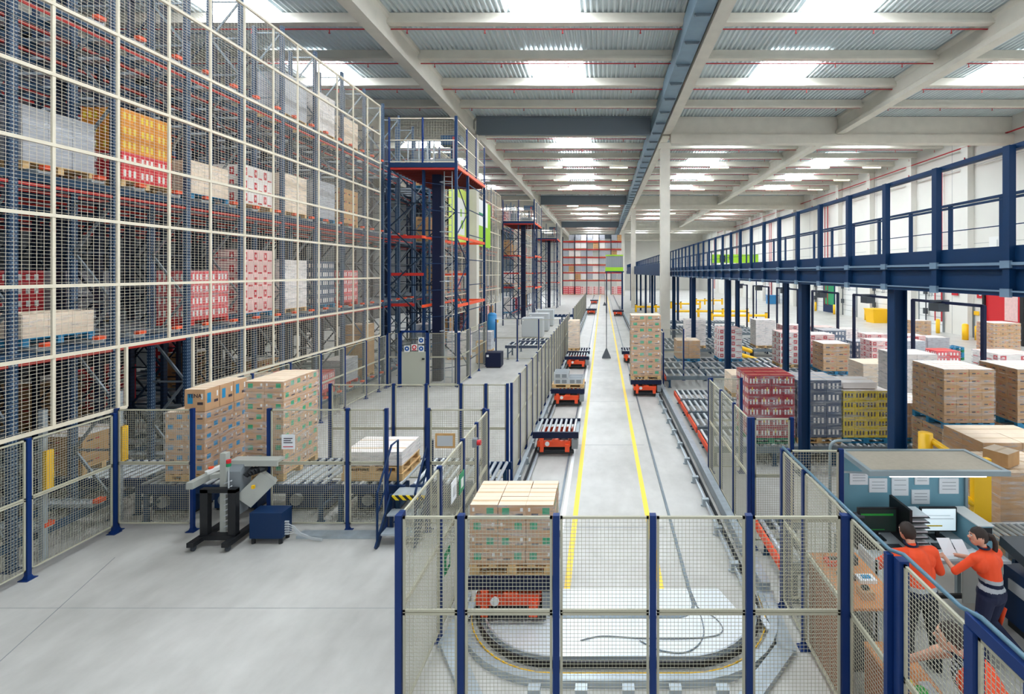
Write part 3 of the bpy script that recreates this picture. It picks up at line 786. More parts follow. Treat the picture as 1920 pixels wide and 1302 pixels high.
# ------------------------------------------------------------------ lift towers
def tower(label, Y0, D, fine=True):
    x0, x1 = -9.35, -6.42; y1 = Y0+D; zp = 9.6
    T = thing('lift_tower', label, 'lift tower', (x0, Y0, 0), 'pallet lift towers')
    for (x, y) in [(x0, Y0), (x1, Y0), (x1, Y0+D*0.36), (x1, y1), (-7.95, Y0+0.3), (-7.3, y1)]:
        MB().cbox(x, y, 0, 0.11, 0.11, 11.85 if (x == x1 and y == Y0) else zp).build('post', 'deep_blue', T)
    MB().cbox(-7.62, Y0+1.2, 0, 0.42, 0.36, zp-0.1).build('mast', 'navy', T)
    MB().box(x0-0.03, x1+0.06, Y0-0.05, Y0+0.05, zp, zp+0.2).build('platform_beam', 'deep_blue', T)
    MB().box(x1-0.05, x1+0.05, Y0+0.05, y1, zp-0.02, zp+0.12).build('platform_beam', 'orange', T)
    MB().box(x0, x1, Y0-0.03, Y0+0.03, zp-0.1, zp-0.01).build('platform_beam', 'rack_red', T)
    MB().box(x0, x1-0.06, Y0+0.06, y1, zp+0.06, zp+0.1).build('deck_plate', 'dark_grey', T)
    jm = MB().use('deep_red').box(x0, x1-0.06, -0.03, 0.03, zp-0.1, zp+0.06).mesh('joist')
    for k in range(14): link(jm, 'joist', T, (0, Y0+0.3+k*(D-0.4)/13, 0))
    for (xx0, xx1, z) in ((x0, -7.9, 6.5), (x0, -7.9, 4.85), (x0, -8.3, 3.5)):
        MB().box(xx0, xx1, Y0+0.1, Y0+0.16, z, z+0.13).build('cross_beam', 'rack_red', T)
    for z in (6.5, 3.45):
        MB().box(x1-0.04, x1+0.04, Y0, y1, z, z+0.13).build('cross_beam', 'orange', T)
        MB().box(-7.9, x1, y1-0.06, y1, z, z+0.12).build('cross_beam', 'orange', T)
        MB().box(-7.93, -7.85, Y0, y1, z, z+0.12).build('cross_beam', 'orange', T)
    MB().box(-7.9, x1, Y0+D*0.36, Y0+D*0.36+.06, 4.85, 4.97).build('cross_beam', 'orange', T)
    # bracing
    z = 0.5; s = 0
    br = MB(); 
    while z < 9.2:
        a, b = (x0, -7.95) if s % 2 else (-7.95, x0)
        MB().bar((a, Y0+0.02, z), (b, Y0+0.02, z+1.3), 0.05, 0.05).build('diagonal_brace', 'rack_dark', T)
        MB().bar((a, y1-0.02, z), (b, y1-0.02, z+1.3), 0.05, 0.05).build('diagonal_brace', 'rack_dark', T)
        MB().bar((x0, Y0+D*0.36, z), (-7.95, Y0+D*0.36, z), 0.05, 0.05).build('cross_tie', 'rack_dark', T)
        z += 1.3; s += 1
    br = MB(); z = 0.6; s = 0
    while z < 9.2:
        a, b = (Y0, Y0+D*0.36) if s % 2 else (Y0+D*0.36, Y0)
        MB().bar((x1, a, z), (x1, b, z+1.2), 0.035, 0.035).build('diagonal_brace', 'deep_blue', T)
        MB().bar((x1, Y0+D*0.36, z+0.2), (x1, y1, z+0.2), 0.04, 0.04).build('cross_tie', 'deep_blue', T)
        MB().bar((-7.9, Y0+0.3, z), (x1, Y0+D*0.36, z), 0.03, 0.03).build('cross_tie', 'deep_blue', T)
        z += 1.2; s += 1
    # ladder
    ld = MB()
    for xx in (-7.1, -6.75): ld.bar((xx, Y0+0.5, 0.05), (xx, Y0+0.5, zp), 0.05, 0.03)
    for k in range(30): ld.bar((-7.1, Y0+0.5, 0.3+k*0.31), (-6.75, Y0+0.5, 0.3+k*0.31), 0.025)
    for k in range(7):
        z = 2.4+k*1.1
        ld.tube([(-7.1, Y0+0.5, z), (-7.2, Y0+0.2, z), (-6.92, Y0+0.02, z), (-6.65, Y0+0.2, z), (-6.75, Y0+0.5, z)], 0.015, 4)
    ld.build('ladder', 'galv', T)
    # guard cage on the platform
    for (x, y) in [(x0, Y0), ((x0+x1)/2, Y0), (x1, Y0+D*0.33), (x1, Y0+D*0.66), (x1, y1), (x0+0.5, y1)]:
        MB().cbox(x, y, zp+0.1, 0.07, 0.07, 2.1).build('guard_post', 'fence_blue', T)
    g = MB()
    for z in (zp+0.25, zp+1.2, zp+2.15):
        g.box(x0, x1, Y0-0.015, Y0+0.015, z-0.02, z+0.02); g.box(x1-0.015, x1+0.015, Y0, y1, z-0.02, z+0.02)
    g.build('guard_rail', 'cage_beige', T)
    wires('y', Y0, x0, x1, zp+0.25, zp+2.15, 0.12, 0.12, 0.005).build('guard_mesh', 'wire', T)
    wires('x', x1, Y0, y1, zp+0.25, zp+2.15, 0.12, 0.12, 0.005).build('guard_mesh', 'wire', T)
    # machinery on the platform
    MB().cbox(-7.3, Y0+1.6, zp+0.1, 0.9, 0.6, 0.6).cbox(-8.6, Y0+1.8, zp+0.1, 0.5, 0.5, 1.0).cyl((-7.9,Y0+1.5,zp+0.5),(-7.0,Y0+1.5,zp+0.5),0.2,12).build('hoist_motor', 'mid_grey', T)
    MB().cbox(-7.2, Y0+2.0, zp+1.45, 0.95, 0.5, 0.45).cbox(-7.2, Y0+2.0, zp+0.6, 0.12, 0.12, 0.9).build('control_box', 'rack_grey_blue', T)
    MB().cbox(-6.9, Y0+1.3, zp+0.7, 0.12, 0.12, 1.0).build('cable_arm', 'rack_red', T)
    ca = MB()
    for xx in (-9.0, -8.5, -8.1, -7.8, -6.9): ca.bar((xx, Y0+1.2, zp+0.1), (xx, Y0+1.2, zp+1.5), 0.05, 0.05)
    for z in (zp+0.6, zp+1.1, zp+1.5): ca.bar((-9.0, Y0+1.2, z), (-6.9, Y0+1.2, z), 0.04, 0.04)
    ca.build('lift_frame', 'galv', T)
    return T
tower('tall blue lift tower with red deck at the end of the near racking', 21.5, 5.1)
tower('second lift tower, farther down the left side past the banners', 46.0, 5.2)
tower('third lift tower, farthest down the left side', 68.5, 5.2)

# banners
def banner(label, y0, y1, kind):
    T = thing('banner', label, 'banner', (-9.40, (y0+y1)/2, 7.0))
    x = -9.40
    if kind == 1:
        MB().box(x-0.02, x, y0, y1, 7.0, 10.55).build('cloth', 'lime_pale', T)
        MB().box(x, x+0.006, y0+1.6, y1-0.6, 7.5, 9.9).build('white_field', 'white', T)
        MB().box(x+0.006, x+0.01, y0+2.4, y1-1.3, 8.7, 9.2).cyl((x+0.006, y0+2.8, 8.2), (x+0.012, y0+2.8, 8.2), 0.3, 12).build('emblem', 'lime', T)
    else:
        MB().box(x-0.02, x, y0, y1, 7.0, 10.6).build('cloth', 'lime', T)
        MB().box(x, x+0.006, y0, y1-1.0, 8.6, 10.6).build('white_field', 'white', T)
        MB().box(x+0.006, x+0.01, y0+0.6, y0+2.4, 9.35, 9.6).build('emblem', 'sign_green', T)
banner('pale green banner with a white field hung on the far racks, left of the column', 30.0, 34.0, 1)
banner('banner in white over bright green hung on the far racks, right of the column', 36.6, 41.1, 2)

# beige gate with four safety signs at the tower foot
T = thing('safety_gate', 'beige gate with four safety signs at the foot of the first lift tower', 'gate', (-8.24, 21.4, 0))
MB().box(-8.76, -7.70, 21.38, 21.42, 0.08, 1.55).build('door_leaf', 'door_beige', T)
MB().box(-8.84,-8.76,21.36,21.44,0,2.45).box(-7.70,-7.62,21.36,21.44,0,2.45).box(-8.84,-7.62,21.36,21.44,2.38,2.46).build('gate_frame', 'fence_blue', T)
wires('y', 21.4, -8.74, -7.72, 1.55, 2.38, 0.05, 0.05, 0.004).build('wire_mesh', 'wire', T)
MB().box(-7.86,-7.76,21.33,21.38,1.2,1.26).build('door_handle', 'black', T)
for (x, z, m, r) in ((-8.52,1.66,'sign_blue',.1),(-8.2,1.72,'sign_red',.1),(-7.9,1.66,'sign_blue',.1),(-7.9,2.02,'sign_blue',.1)):
    s = MB().use('white').box(x-0.125,x+0.125,21.355,21.375,z-0.13,z+0.15)
    s.use(m).cyl((x,21.355,z+0.02),(x,21.348,z+0.02),r,14)
    s.use('white').cyl((x,21.35,z+0.02),(x,21.346,z+0.02),0.06 if m == 'sign_red' else 0.035,10)
    if m == 'sign_red': s.use(m).bar((x-.07,21.344,z+.09),(x+.07,21.344,z-.05),.02,.004); s.box(x-.1,x+.1,21.35,21.355,z-.12,z-.09)
    s.build('safety_sign', None, T)

# ------------------------------------------------------------------ floor markings, track
def mark(label, mb, m='yellow_line', cat='floor line'):
    return tag(mb.build('floor_line', m), label, cat)
mark('long yellow line on the floor, the one nearer the left track', MB().box(-0.61,-0.51,7.74,107,0.001,0.004))
mark('long yellow line on the floor, the one nearer the right track', MB().box(0.87,0.97,7.74,107,0.001,0.004))
mark('white painted band beside the left track', MB().box(-0.84,-0.76,7.74,60,0.001,0.004), 'white_line')
jb = MB()
for y in (9.6, 14.2, 19.0, 25, 31, 38, 46): jb.box(-0.8, 1.2, y, y+0.012, 0.001, 0.003)
jb.bar((-7.6, 5.9, 0.002), (-8.55, 8.6, 0.002), 0.008, 0.003)
jb.box(-9.3,-2.3,7.3,7.306,0.001,0.002)
j = jb.build('trim_200', 'mid_grey'); j['kind'] = 'structure'

# U-shaped pair of guide rails: down the left side, round the near end and up the right side
def upath(off, y_end=107.0, R=0.75, xl=-1.35, xr=1.80, ybot=7.19, n=10):
    """centre line of the loop moved outwards by off"""
    r = R+off; pts = [(xl-off, y_end)]
    pts.append((xl-off, ybot+R-0.55))
    cyc = ybot+R-0.55
    for k in range(1, n+1):
        a = pi/2*k/n; pts.append((xl+R-r*cos(a), cyc-r*sin(a)))
    for k in range(0, n+1):
        a = pi/2*(1-k/n); pts.append((xr-R+r*cos(a), cyc-r*sin(a)))
    pts.append((xr+off, y_end)); return pts
def ribbon(path, w_, z0, z1):
    mb = MB(); n = len(path); vs = []
    for i, p in enumerate(path):
        a = Vector(path[max(i-1,0)]); b = Vector(path[min(i+1,n-1)]); d_ = (b-a).normalized(); nn = Vector((-d_.y, d_.x))*w_/2
        vs += [(p[0]-nn.x,p[1]-nn.y,z0),(p[0]+nn.x,p[1]+nn.y,z0),(p[0]+nn.x,p[1]+nn.y,z1),(p[0]-nn.x,p[1]-nn.y,z1)]
    fs = [(i*4+k, i*4+(k+1)%4, i*4+4+(k+1)%4, i*4+4+k) for i in range(n-1) for k in range(4)] + [(0,3,2,1),(n*4-4,n*4-3,n*4-2,n*4-1)]
    return mb.add(vs, fs)
T = thing('cart_track', 'U-shaped floor track the pallet carts run on, looping round at the near end', 'track', (0.2, 6, 0))
ribbon(upath(-0.44), 0.05, 0, 0.03).build('inner_rail', 'galv_dark', T)
ribbon(upath(0.44), 0.05, 0, 0.05).build('outer_rail', 'galv', T)
ribbon(upath(0.5), 0.03, 0.05, 0.13).build('conductor_strip', 'black', T)
ribbon(upath(0.70, y_end=7.5), 0.1, 0.0, 0.1).build('cable_channel', 'galv', T)
ribbon(upath(0.58, y_end=7.5), 0.012, 0.03, 0.05).build('warning_stripe', 'yellow', T)
ribbon(upath(0.40), 0.025, 0.05, 0.12).build('rim', 'steel_bright', T)
bm_ = MB().use('galv').box(-0.07,0.07,-0.05,0.05,0,0.16).box(-0.1,0.1,-0.02,0.02,0,0.03).mesh('bracket')
for k in range(24): link(bm_, 'bracket', T, (2.36-0.16, 8.2+1.15*k, 0))
for k in range(24): link(bm_, 'bracket', T, (-1.91-0.1, 8.2+1.15*k, 0))
for k in range(5): link(bm_, 'bracket', T, (-0.8+0.55*k, 5.73, 0))
# side guard channels
MB().box(2.42,2.60,7.6,70,0.06,0.2).box(2.42,2.44,7.6,70,0.2,0.26).build('guard_channel', 'galv', T)
MB().box(-2.08,-1.98,9.6,70,0.04,0.18).build('guard_channel', 'galv', T)
T2 = MB()
for p, q in (((-1.98,7.35),(-2.08,6.5)),((-2.05,6.55),(-1.35,5.45)),((2.5,7.6),(2.42,6.4)),((2.4,6.45),(1.6,5.6))):
    MB().bar((p[0],p[1],0.035),(q[0],q[1],0.035),0.22,0.07).build('deflector_plate', 'galv', T)
MB().bar((2.2,7.4,0.08),(2.3,6.75,0.08),0.08,0.03).build('deflector_plate', 'steel_bright', T)
# polished plate inside the loop
inn = []
for k in range(13):
    a = pi/2*k/12; inn.append((-0.6-1.12*cos(a), 7.39-1.12*sin(a)))
for k in range(10):
    a = pi/2*(1-k/12); inn.append((1.05+1.12*cos(a), 7.39-1.12*sin(a)))
inn += [(1.82, 7.72), (-1.72, 7.72)]
tag(MB().poly(inn, 0.0, 0.02).build('floor_plate', 'plate_white'), 'polished steel floor plate filling the inside of the cart loop', 'floor plate')
tag(MB().tube(spl([(1.33,7.75,0.03),(1.4,7.3,0.03),(1.62,7.05,0.03),(1.66,6.8,0.03),(1.4,6.68,0.03),(0.6,6.66,0.03),(0.0,6.7,0.03),(-0.3,6.62,0.03)]), 0.009, 6).build('cable', 'mid_grey'), 'thin grey cable curled on the polished floor plate', 'cable')
tag(MB().tube(spl([(1.38,7.6,0.03),(1.42,7.0,0.03),(1.35,6.65,0.03),(1.1,6.42,0.03),(0.75,6.45,0.03),(0.5,6.62,0.03)]), 0.009, 6).build('cable', 'galv_dark'), 'shorter cable looping beside the curled one on the plate', 'cable')

# ------------------------------------------------------------------ pallet carts
def make_cart(label, loc):
    T = thing('transfer_cart', label, 'cart', loc, 'orange and blue pallet carts on the floor track')
    x, y, z = loc
    def B(name, m, *bs):
        mb = MB()
        for b in bs: mb.box(x+b[0],x+b[1],y+b[2],y+b[3],z+b[4],z+b[5])
        return mb.build(name, m, T)
    B('end_beam','navy',(-0.62,0.62,0,0.06,0.5,0.66)); B('end_beam','navy',(-0.62,0.62,1.24,1.3,0.5,0.66))
    B('chassis','orange',(-0.5,0.4,0.02,0.1,0.26,0.42),(-0.5,-0.42,0.1,1.2,0.26,0.42),(0.34,0.42,0.1,1.2,0.26,0.42),(-0.5,0.42,1.2,1.27,0.26,0.42),(-0.42,-0.32,-0.04,0.04,0.14,0.5),(0.26,0.38,-0.04,0.04,0.14,0.34),(-0.1,0.1,-0.02,0.05,0.38,0.46),(-0.1,0.06,0.1,1.2,0.28,0.4))
    B('side_plate','galv_dark',(-0.62,-0.54,0.1,1.2,0.46,0.6),(0.54,0.62,0.1,1.2,0.46,0.6))
    B('drive_box','mid_grey',(0.44,0.6,0.02,0.5,0.2,0.46))
    B('bumper','black',(-0.5,0.5,-0.03,0.0,0.1,0.18),(-0.46,0.4,0.15,1.15,0.12,0.24))
    MB().cyl((x-0.22,y-0.05,z+0.36),(x-0.22,y-0.02,z+0.36),0.06,12).build('sensor','white',T)
    rm = MB().use('roller_steel').cyl((0,0.07,0),(0,1.23,0),0.038,10).mesh('roller')
    for k in range(8): link(rm,'roller',T,(x-0.5+0.1428*k,y,z+0.63))
    wm = MB().use('black').cyl((-0.03,0,0),(0.03,0,0),0.1,14).mesh('wheel')
    for dx in (-0.44,0.44):
        for dy in (0.22,1.05): link(wm,'wheel',T,(x+dx,y+dy,z+0.13))
    return T
XLc, XRc = -1.33, 1.78
cart0 = make_cart('orange and blue pallet cart carrying the brown carton load in the near left bend', (-1.3, 6.95, 0))
dup(cart0, (XLc+0.05, 13.3, 0), 'empty orange and blue cart showing its bare rollers on the left track')
dup(cart0, (XLc+0.03, 18.2, 0), 'orange and blue cart on the left track carrying small grey crates')
dup(cart0, (XLc, 25.3, 0), 'empty cart on the left track beyond the grey crates')
dup(cart0, (XLc, 58.0, 0), 'distant cart on the left track, the nearer of the two small ones')
dup(cart0, (XLc, 77.0, 0), 'very distant cart on the left track, the farthest one')
dup(cart0, (XRc-0.03, 19.7, 0), 'cart carrying the tall green-printed load on the right track')
dup(cart0, (XRc-0.1, 27.0, 0), 'cart on the right track half hidden behind the tall load')
dup(cart0, (XRc, 56.0, 0), 'distant empty cart on the right track')
load('brown wrapped carton load with green marks on the cart in the near left bend', -1.3, 7.42, 0.67, 1.2, 0.82, 4, 0.215, 3, 3, 'brown_green', 'pallet_wood')
load('tall wrapped load of brown cartons with green marks on the right track cart', XRc-0.03, 20.3, 0.67, 1.2, 1.0, 10, 0.245, 2, 2, 'brown_green', 'pallet_wood')
dup(cart0, (XLc, 26.95, 0), 'cart on the left track carrying the narrow pale carton load')
load('narrow pale brown carton load on a left track cart, past the crates', -1.6, 27.6, 0.67, 0.6, 1.0, 6, 0.25, 1, 2, 'pale', 'pallet_wood')
# grey crates on the cart
tag(link(pallet_mesh(1.2, 0.8, 'pallet_wood'), 'pallet', None, (0,0,0)) if False else MB().use('pallet_wood').box(-1.9,-0.7,18.35,19.25,0.67,0.70).box(-1.9,-1.75,18.35,19.25,0.70,0.78).box(-1.38,-1.22,18.35,19.25,0.70,0.78).box(-0.85,-0.7,18.35,19.25,0.70,0.78).box(-1.9,-0.7,18.35,19.25,0.78,0.81).build('pallet'), 'wooden pallet under the small grey crates on the left track cart', 'pallet')
cr = MB().use('light_grey')
def crate_mesh():
    mb = MB().use('light_grey'); a, b, h = 0.27, 0.2, 0.2; t = 0.015
    mb.box(-a,a,-b,b,0,t).box(-a,-a+t,-b,b,0,h).box(a-t,a,-b,b,0,h).box(-a,a,-b,-b+t,0,h).box(-a,a,b-t,b,0,h)
    mb.use('mid_grey').box(-a+.06,-.03,-b-.003,-b,.03,h-.04).box(.03,a-.06,-b-.003,-b,.03,h-.04)
    return mb.mesh('crate')
cm = crate_mesh(); i = 0
for k, (dx, dy, dz, wd) in enumerate(((-0.26,0.24,0,'lower left front'),(0.28,0.24,0,'lower right front'),(-0.26,0.66,0,'lower left rear'),(0.28,0.66,0,'lower right rear'),(-0.26,0.24,0.21,'upper left front'),(-0.26,0.66,0.21,'upper left rear'))):
    o = bpy.data.objects.new('crate', cm); COL.objects.link(o); o.location = (-1.3+dx, 18.35+dy, 0.81+dz)
    tag(o, 'small grey plastic crate on the cart pallet, %s one' % wd, 'crate', 'grey crates on the left track cart')

# slender poles with pyramid bases in the aisle
for (x, y, h, lb) in ((0.22, 28.75, 5.0, 'slender dark pole on a black pyramid base standing between the yellow lines'), (0.3, 74, 4.5, 'second slender pole on a pyramid base, far down the aisle')):
    T = thing('aisle_pole', lb, 'pole', (x, y, 0), 'poles in the aisle')
    MB().add([(x-.26,y-.26,0),(x+.26,y-.26,0),(x+.26,y+.26,0),(x-.26,y+.26,0),(x-.03,y-.03,.55),(x+.03,y-.03,.55),(x+.03,y+.03,.55),(x-.03,y+.03,.55)],[(3,2,1,0),(4,5,6,7),(0,1,5,4),(1,2,6,5),(2,3,7,6),(3,0,4,7)]).build('pyramid_base','dark_grey',T)
    MB().cyl((x,y,0.5),(x,y,h),0.022,8).build('pole','dark_grey',T)
# small cabin with green band over the far aisle
T = thing('control_cabin', 'raised grey cabin with a lime green band over the far aisle', 'cabin', (1.4, 60, 0))
cb = MB()
for k in range(14): cb.box(0.42+k*0.15, 0.54+k*0.15, 59.98, 60.02, 5.2, 7.1)
cb.build('blind', 'mid_grey', T)
MB().box(0.4,2.5,60.02,61.5,5.2,7.1).build('cabin_body','light_grey',T)
MB().box(0.35,2.52,59.94,60,5.15,5.62).build('green_band','lime',T)
MB().box(0.35,2.52,59.94,60,7.0,7.15).build('roof_trim','lime',T)
MB().box(0.3,2.6,59.9,61.6,5.0,5.15).box(0.4,0.55,60,60.15,0,5).box(2.35,2.5,60,60.15,0,5).box(0.4,0.55,61.4,61.55,0,5).box(2.35,2.5,61.4,61.55,0,5).build('stand','deep_blue',T)

# ------------------------------------------------------------------ roller conveyors
_rl = {}
def conveyor_x(label, x0, x1, y0, y1, zr=0.6, pitch=0.15, rail_m='galv_dark', r=0.038, leg_m='rack_grey_blue', orange=False, group='roller conveyors', fine=True):
    T = thing('roller_conveyor', label, 'conveyor', ((x0+x1)/2, y0, 0), group)
    MB().box(x0,x1,y0-0.05,y0,zr-0.16,zr+0.0).build('side_rail', rail_m, T)
    MB().box(x0,x1,y1,y1+0.05,zr-0.16,zr+0.0).build('side_rail', rail_m, T)
    k = (round(y1-y0,2), r)
    if k not in _rl: _rl[k] = MB().use('roller_steel').cyl((0,0,0),(0,y1-y0,0),r,8).mesh('roller')
    n = int((x1-x0)/pitch)
    for i in range(n): link(_rl[k], 'roller', T, (x0+0.06+pitch*i, y0, zr-0.01))
    nl = max(2, int((x1-x0)/1.6)+1)
    lm_ = MB().use(leg_m).box(-.04,.04,-0.04,0.02,0,zr-.16).box(-.04,.04,y1-y0-.02,y1-y0+.04,0,zr-.16).box(-.025,.025,0,y1-y0,zr*0.35,zr*0.35+0.05).box(-.08,.08,-.06,.04,0,.01).box(-.08,.08,y1-y0-.04,y1-y0+.06,0,.01).mesh('leg_frame')
    for i in range(nl): link(lm_, 'leg_frame', T, (x0+0.15+(x1-x0-0.3)*i/(nl-1), y0, 0))
    if orange: MB().box(x0-0.04,x0,y0-0.05,y1+0.05,zr-0.18,zr-0.02).build('end_plate','orange',T)
    return T
# left side: conveyor from the racks to the track
conveyor_x('long blue roller conveyor carrying the tall carton stacks from the dark opening', -9.3, -5.5, 9.85, 11.2, 0.74, 0.18, 'deep_blue')
conveyor_x('blue roller conveyor inside the dark opening of the mesh wall', -12.0, -9.45, 10.15, 11.1, 0.74, 0.18, 'deep_blue')
conveyor_x('blue roller conveyor carrying the white wrapped load behind the near fence', -5.4, -3.95, 9.85, 11.2, 0.74, 0.18, 'deep_blue')
conveyor_x('blue roller conveyor beside the steps, its rollers bare', -3.85, -2.7, 9.85, 11.2, 0.74, 0.16, 'deep_blue')
conveyor_x('short blue roller conveyor handing over to the left track', -2.62, -2.06, 9.9, 11.1, 0.7, 0.13, 'deep_blue')
load('tall wrapped stack of brown cartons with blue marks behind the strapping machine', -8.43, 10.5, 0.78, 0.8, 1.2, 6, 0.208, 2, 3, 'brown_blue', 'pallet_wood')
for k in range(3):
    T = tag(link_obj if False else bpy.data.objects.new('carton', carton_mesh(0.42, 0.38, 0.45, 'brown_blue', 0)), '', 'carton', 'cartons on top of the blue-marked stack')
    COL.objects.link(T); T.location = (-8.24, 10.1+k*0.39, 0.78+0.146+6*0.208+0.01)
    T['label'] = 'loose brown carton with a blue square atop the left stack, %s' % (('near end', 'middle', 'far end')[k])
    if k == 0:
        text('TENA', 0.11, (-8.24, 10.1-0.192, 2.5), (pi/2,0,0), 'print_dark', T)
o = bpy.data.objects.new('carton', carton_mesh(0.36, 0.5, 0.2, 'brown_blue', 1)); COL.objects.link(o); o.location = (-8.65, 10.6, 2.19)
tag(o, 'flat loose carton lying behind the blue-square cartons on the left stack', 'carton')
load('tall wrapped stack of brown cartons with green marks, second from the opening', -6.83, 10.5, 0.78, 0.78, 1.2, 9, 0.208, 2, 3, 'brown_green', 'pallet_wood')
load('low white film covered load on stacked wooden pallets behind the fence', -4.68, 10.45, 0.92, 1.2, 0.95, 2, 0.14, 2, 2, 'white', 'pallet_wood')
o = MB().use('pallet_wood').box(-5.3,-4.06,9.95,10.95,0.77,0.8).box(-5.3,-4.06,9.95,10.05,0.8,0.89).box(-5.3,-4.06,10.4,10.5,0.8,0.89).box(-5.3,-4.06,10.85,10.95,0.8,0.89).box(-5.3,-4.06,9.95,10.95,0.89,0.915).build('pallet')
tag(o, 'bare wooden pallet under the white film covered load', 'pallet')
load('brown carton load standing in the dark opening of the mesh wall', -11.2, 10.63, 0.78, 0.8, 0.9, 3, 0.22, 2, 2, 'tan', 'pallet_wood', film=False)
tag(MB().box(-5.75,-4.2,9.2,9.42,0.0,0.05).build('threshold_plate','galv'), 'galvanised plates along the foot of the near fence', 'floor plate')
# dark boxes added to fill the dark space under the left conveyors
for k, (x, y, wd) in enumerate(((-8.9,10.2,'under the rollers near the left corner'),(-7.7,10.3,'under the rollers between the two tall stacks'),(-6.2,10.3,'under the rollers behind the blue power unit'),(-4.7,10.3,'under the white covered load'),(-3.3,10.3,'under the bare rollers by the steps'))):
    T = thing('dark_filler', 'added dark blue filler box %s' % wd, 'dark filler', (x, y, 0), 'dark filler boxes under the left conveyor')
    MB().box(x-.45,x+.45,y,y+.5,0.05,0.42).build('housing','deep_blue',T); MB().cyl((x-.2,y-.08,.25),(x-.2,y,.25),.12,14).build('filler_disc','mid_grey',T)
    MB().box(x-.42,x-.36,y+.02,y+.48,0,.05).box(x+.36,x+.42,y+.02,y+.48,0,.05).build('foot','black',T)
# white printed notice on the fence
T = thing('notice', 'white printed notice hung on the fence left of the second blue post', 'sign', (-6.05, 9.44, 1.6))
MB().box(-6.17,-5.92,9.43,9.44,1.6,1.88).build('sheet','paper',T)
MB().box(-6.13,-5.96,9.425,9.43,1.80,1.815).box(-6.13,-5.99,9.425,9.43,1.76,1.775).box(-6.13,-5.96,9.425,9.43,1.72,1.735).build('print','print_dark',T)
MB().box(-6.14,-5.95,9.425,9.43,1.64,1.655).build('print_line','print_red',T)
T = thing('notice', 'brown framed notice hung on the fence right of the blue steps', 'sign', (-3.0, 9.44, 1.6))
MB().box(-3.22,-2.84,9.43,9.45,1.62,1.9).build('frame','wood',T); MB().box(-3.18,-2.88,9.425,9.43,1.66,1.86).build('sheet','light_grey',T)
# blue steps
T = thing('access_steps', 'blue steel steps with handrails and a striped top edge, beside the near fence', 'steps', (-3.78, 9.4, 0))
for i, (y, z) in enumerate(((8.95,0.22),(9.2,0.45),)): MB().box(-4.05,-3.42,y,y+0.24,z-0.03,z).build('tread','galv',T)
MB().box(-4.05,-3.42,9.44,9.80,0.68,0.71).build('tread','galv',T)
MB().box(-4.05,-3.42,9.42,9.44,0.62,0.71).build('edge_strip','hazard',T)
for x in (-4.09,-3.40):
    MB().bar((x,8.85,0),(x,9.5,0.66),0.03,0.14).build('stringer','deep_blue',T)
    MB().bar((x,9.5,0),(x,9.5,0.7),0.06,0.06).build('leg','deep_blue',T)
    MB().tube([(x,8.9,0.1),(x,8.9,1.0),(x,9.5,1.65),(x,9.8,1.65),(x,9.8,0.7)],0.022,8).tube([(x,8.9,0.6),(x,9.5,1.2)],0.016,6).build('handrail','deep_blue',T)

# left aisle equipment behind the first tower, seen over the fences
def cabinet(label, x0,x1,y0,y1,z1,m, name='cabinet', z0=0.06):
    T = thing(name, label, name.replace('_',' '), ((x0+x1)/2,y0,0))
    MB().box(x0,x1,y0,y1,z0,z1).build('body',m,T)
    MB().box(x0+.03,x1-.03,y0-.012,y0,z0+.04,z1-.04).build('door_panel',m,T)
    if z0 > 0: MB().box(x0+.04,x1-.04,y0+.04,y1-.04,0,z0).build('plinth','black',T)
    MB().box(x0+.06,x0+.18,y0-.016,y0-.012,z1-.22,z1-.1).build('label_plate','white',T)
    return T
cabinet('low blue control cabinet on the floor beyond the first tower', -6.12,-5.32,25.6,26.3,0.8,'navy')
cabinet('tan upright cabinet behind the low blue one', -6.9,-6.4,26.7,27.2,1.25,'wood')
T = thing('pressure_tank', 'tall bright blue pressure tank standing near the left column', 'tank', (-8.0, 35.5, 0))
MB().cyl((-8.0,35.5,0.35),(-8.0,35.5,1.9),0.33,20).ball((-8.0,35.5,1.9),0.33,0.33,0.2,20,8).ball((-8.0,35.5,0.35),0.33,0.33,0.15,20,8).build('vessel','tank_blue',T,True)
MB().cyl((-8.2,35.4,0),(-8.2,35.4,0.35),0.03,6).cyl((-7.8,35.4,0),(-7.8,35.4,0.35),0.03,6).cyl((-8.0,35.7,0),(-8.0,35.7,0.35),0.03,6).build('leg','deep_blue',T)
MB().cyl((-7.7,35.2,1.5),(-7.55,35.2,1.5),0.05,8).cyl((-7.55,35.2,1.4),(-7.55,35.2,1.6),0.07,8).build('valve','yellow',T)
conveyor_x('dark conveyor behind the far mesh fence on the left side', -5.6, -2.5, 28.2, 29.6, 0.8, 0.3, 'deep_blue')
conveyor_x('roller conveyor crossing to the left track beyond the grey crates', -5.3, -2.4, 31.0, 32.3, 0.7, 0.3, 'deep_blue')
conveyor_x('roller conveyor crossing to the left track near the second tower', -5.8, -2.4, 49.0, 50.3, 0.7, 0.4, 'deep_blue')
for k, y in enumerate((37.5, 41.5, 45.5)):
    cabinet('grey machine housing left of the track near the blue tank, %s of three' % ('nearest','middle','farthest')[k] if False else 'grey machine housing left of the track past the blue tank, %s of three' % ORD[k], -6.2,-4.6,y,y+1.2,1.5,'light_grey','machine_housing')
load('grey wrapped load on the floor beyond the first tower', -8.3, 28.5, 0.0, 1.2, 0.9, 5, 0.28, 2, 2, 'white', 'pallet_wood')
load('second grey wrapped load farther down the left wall', -7.6, 31.2, 0.0, 1.2, 0.9, 4, 0.28, 2, 2, 'grey', 'pallet_wood')

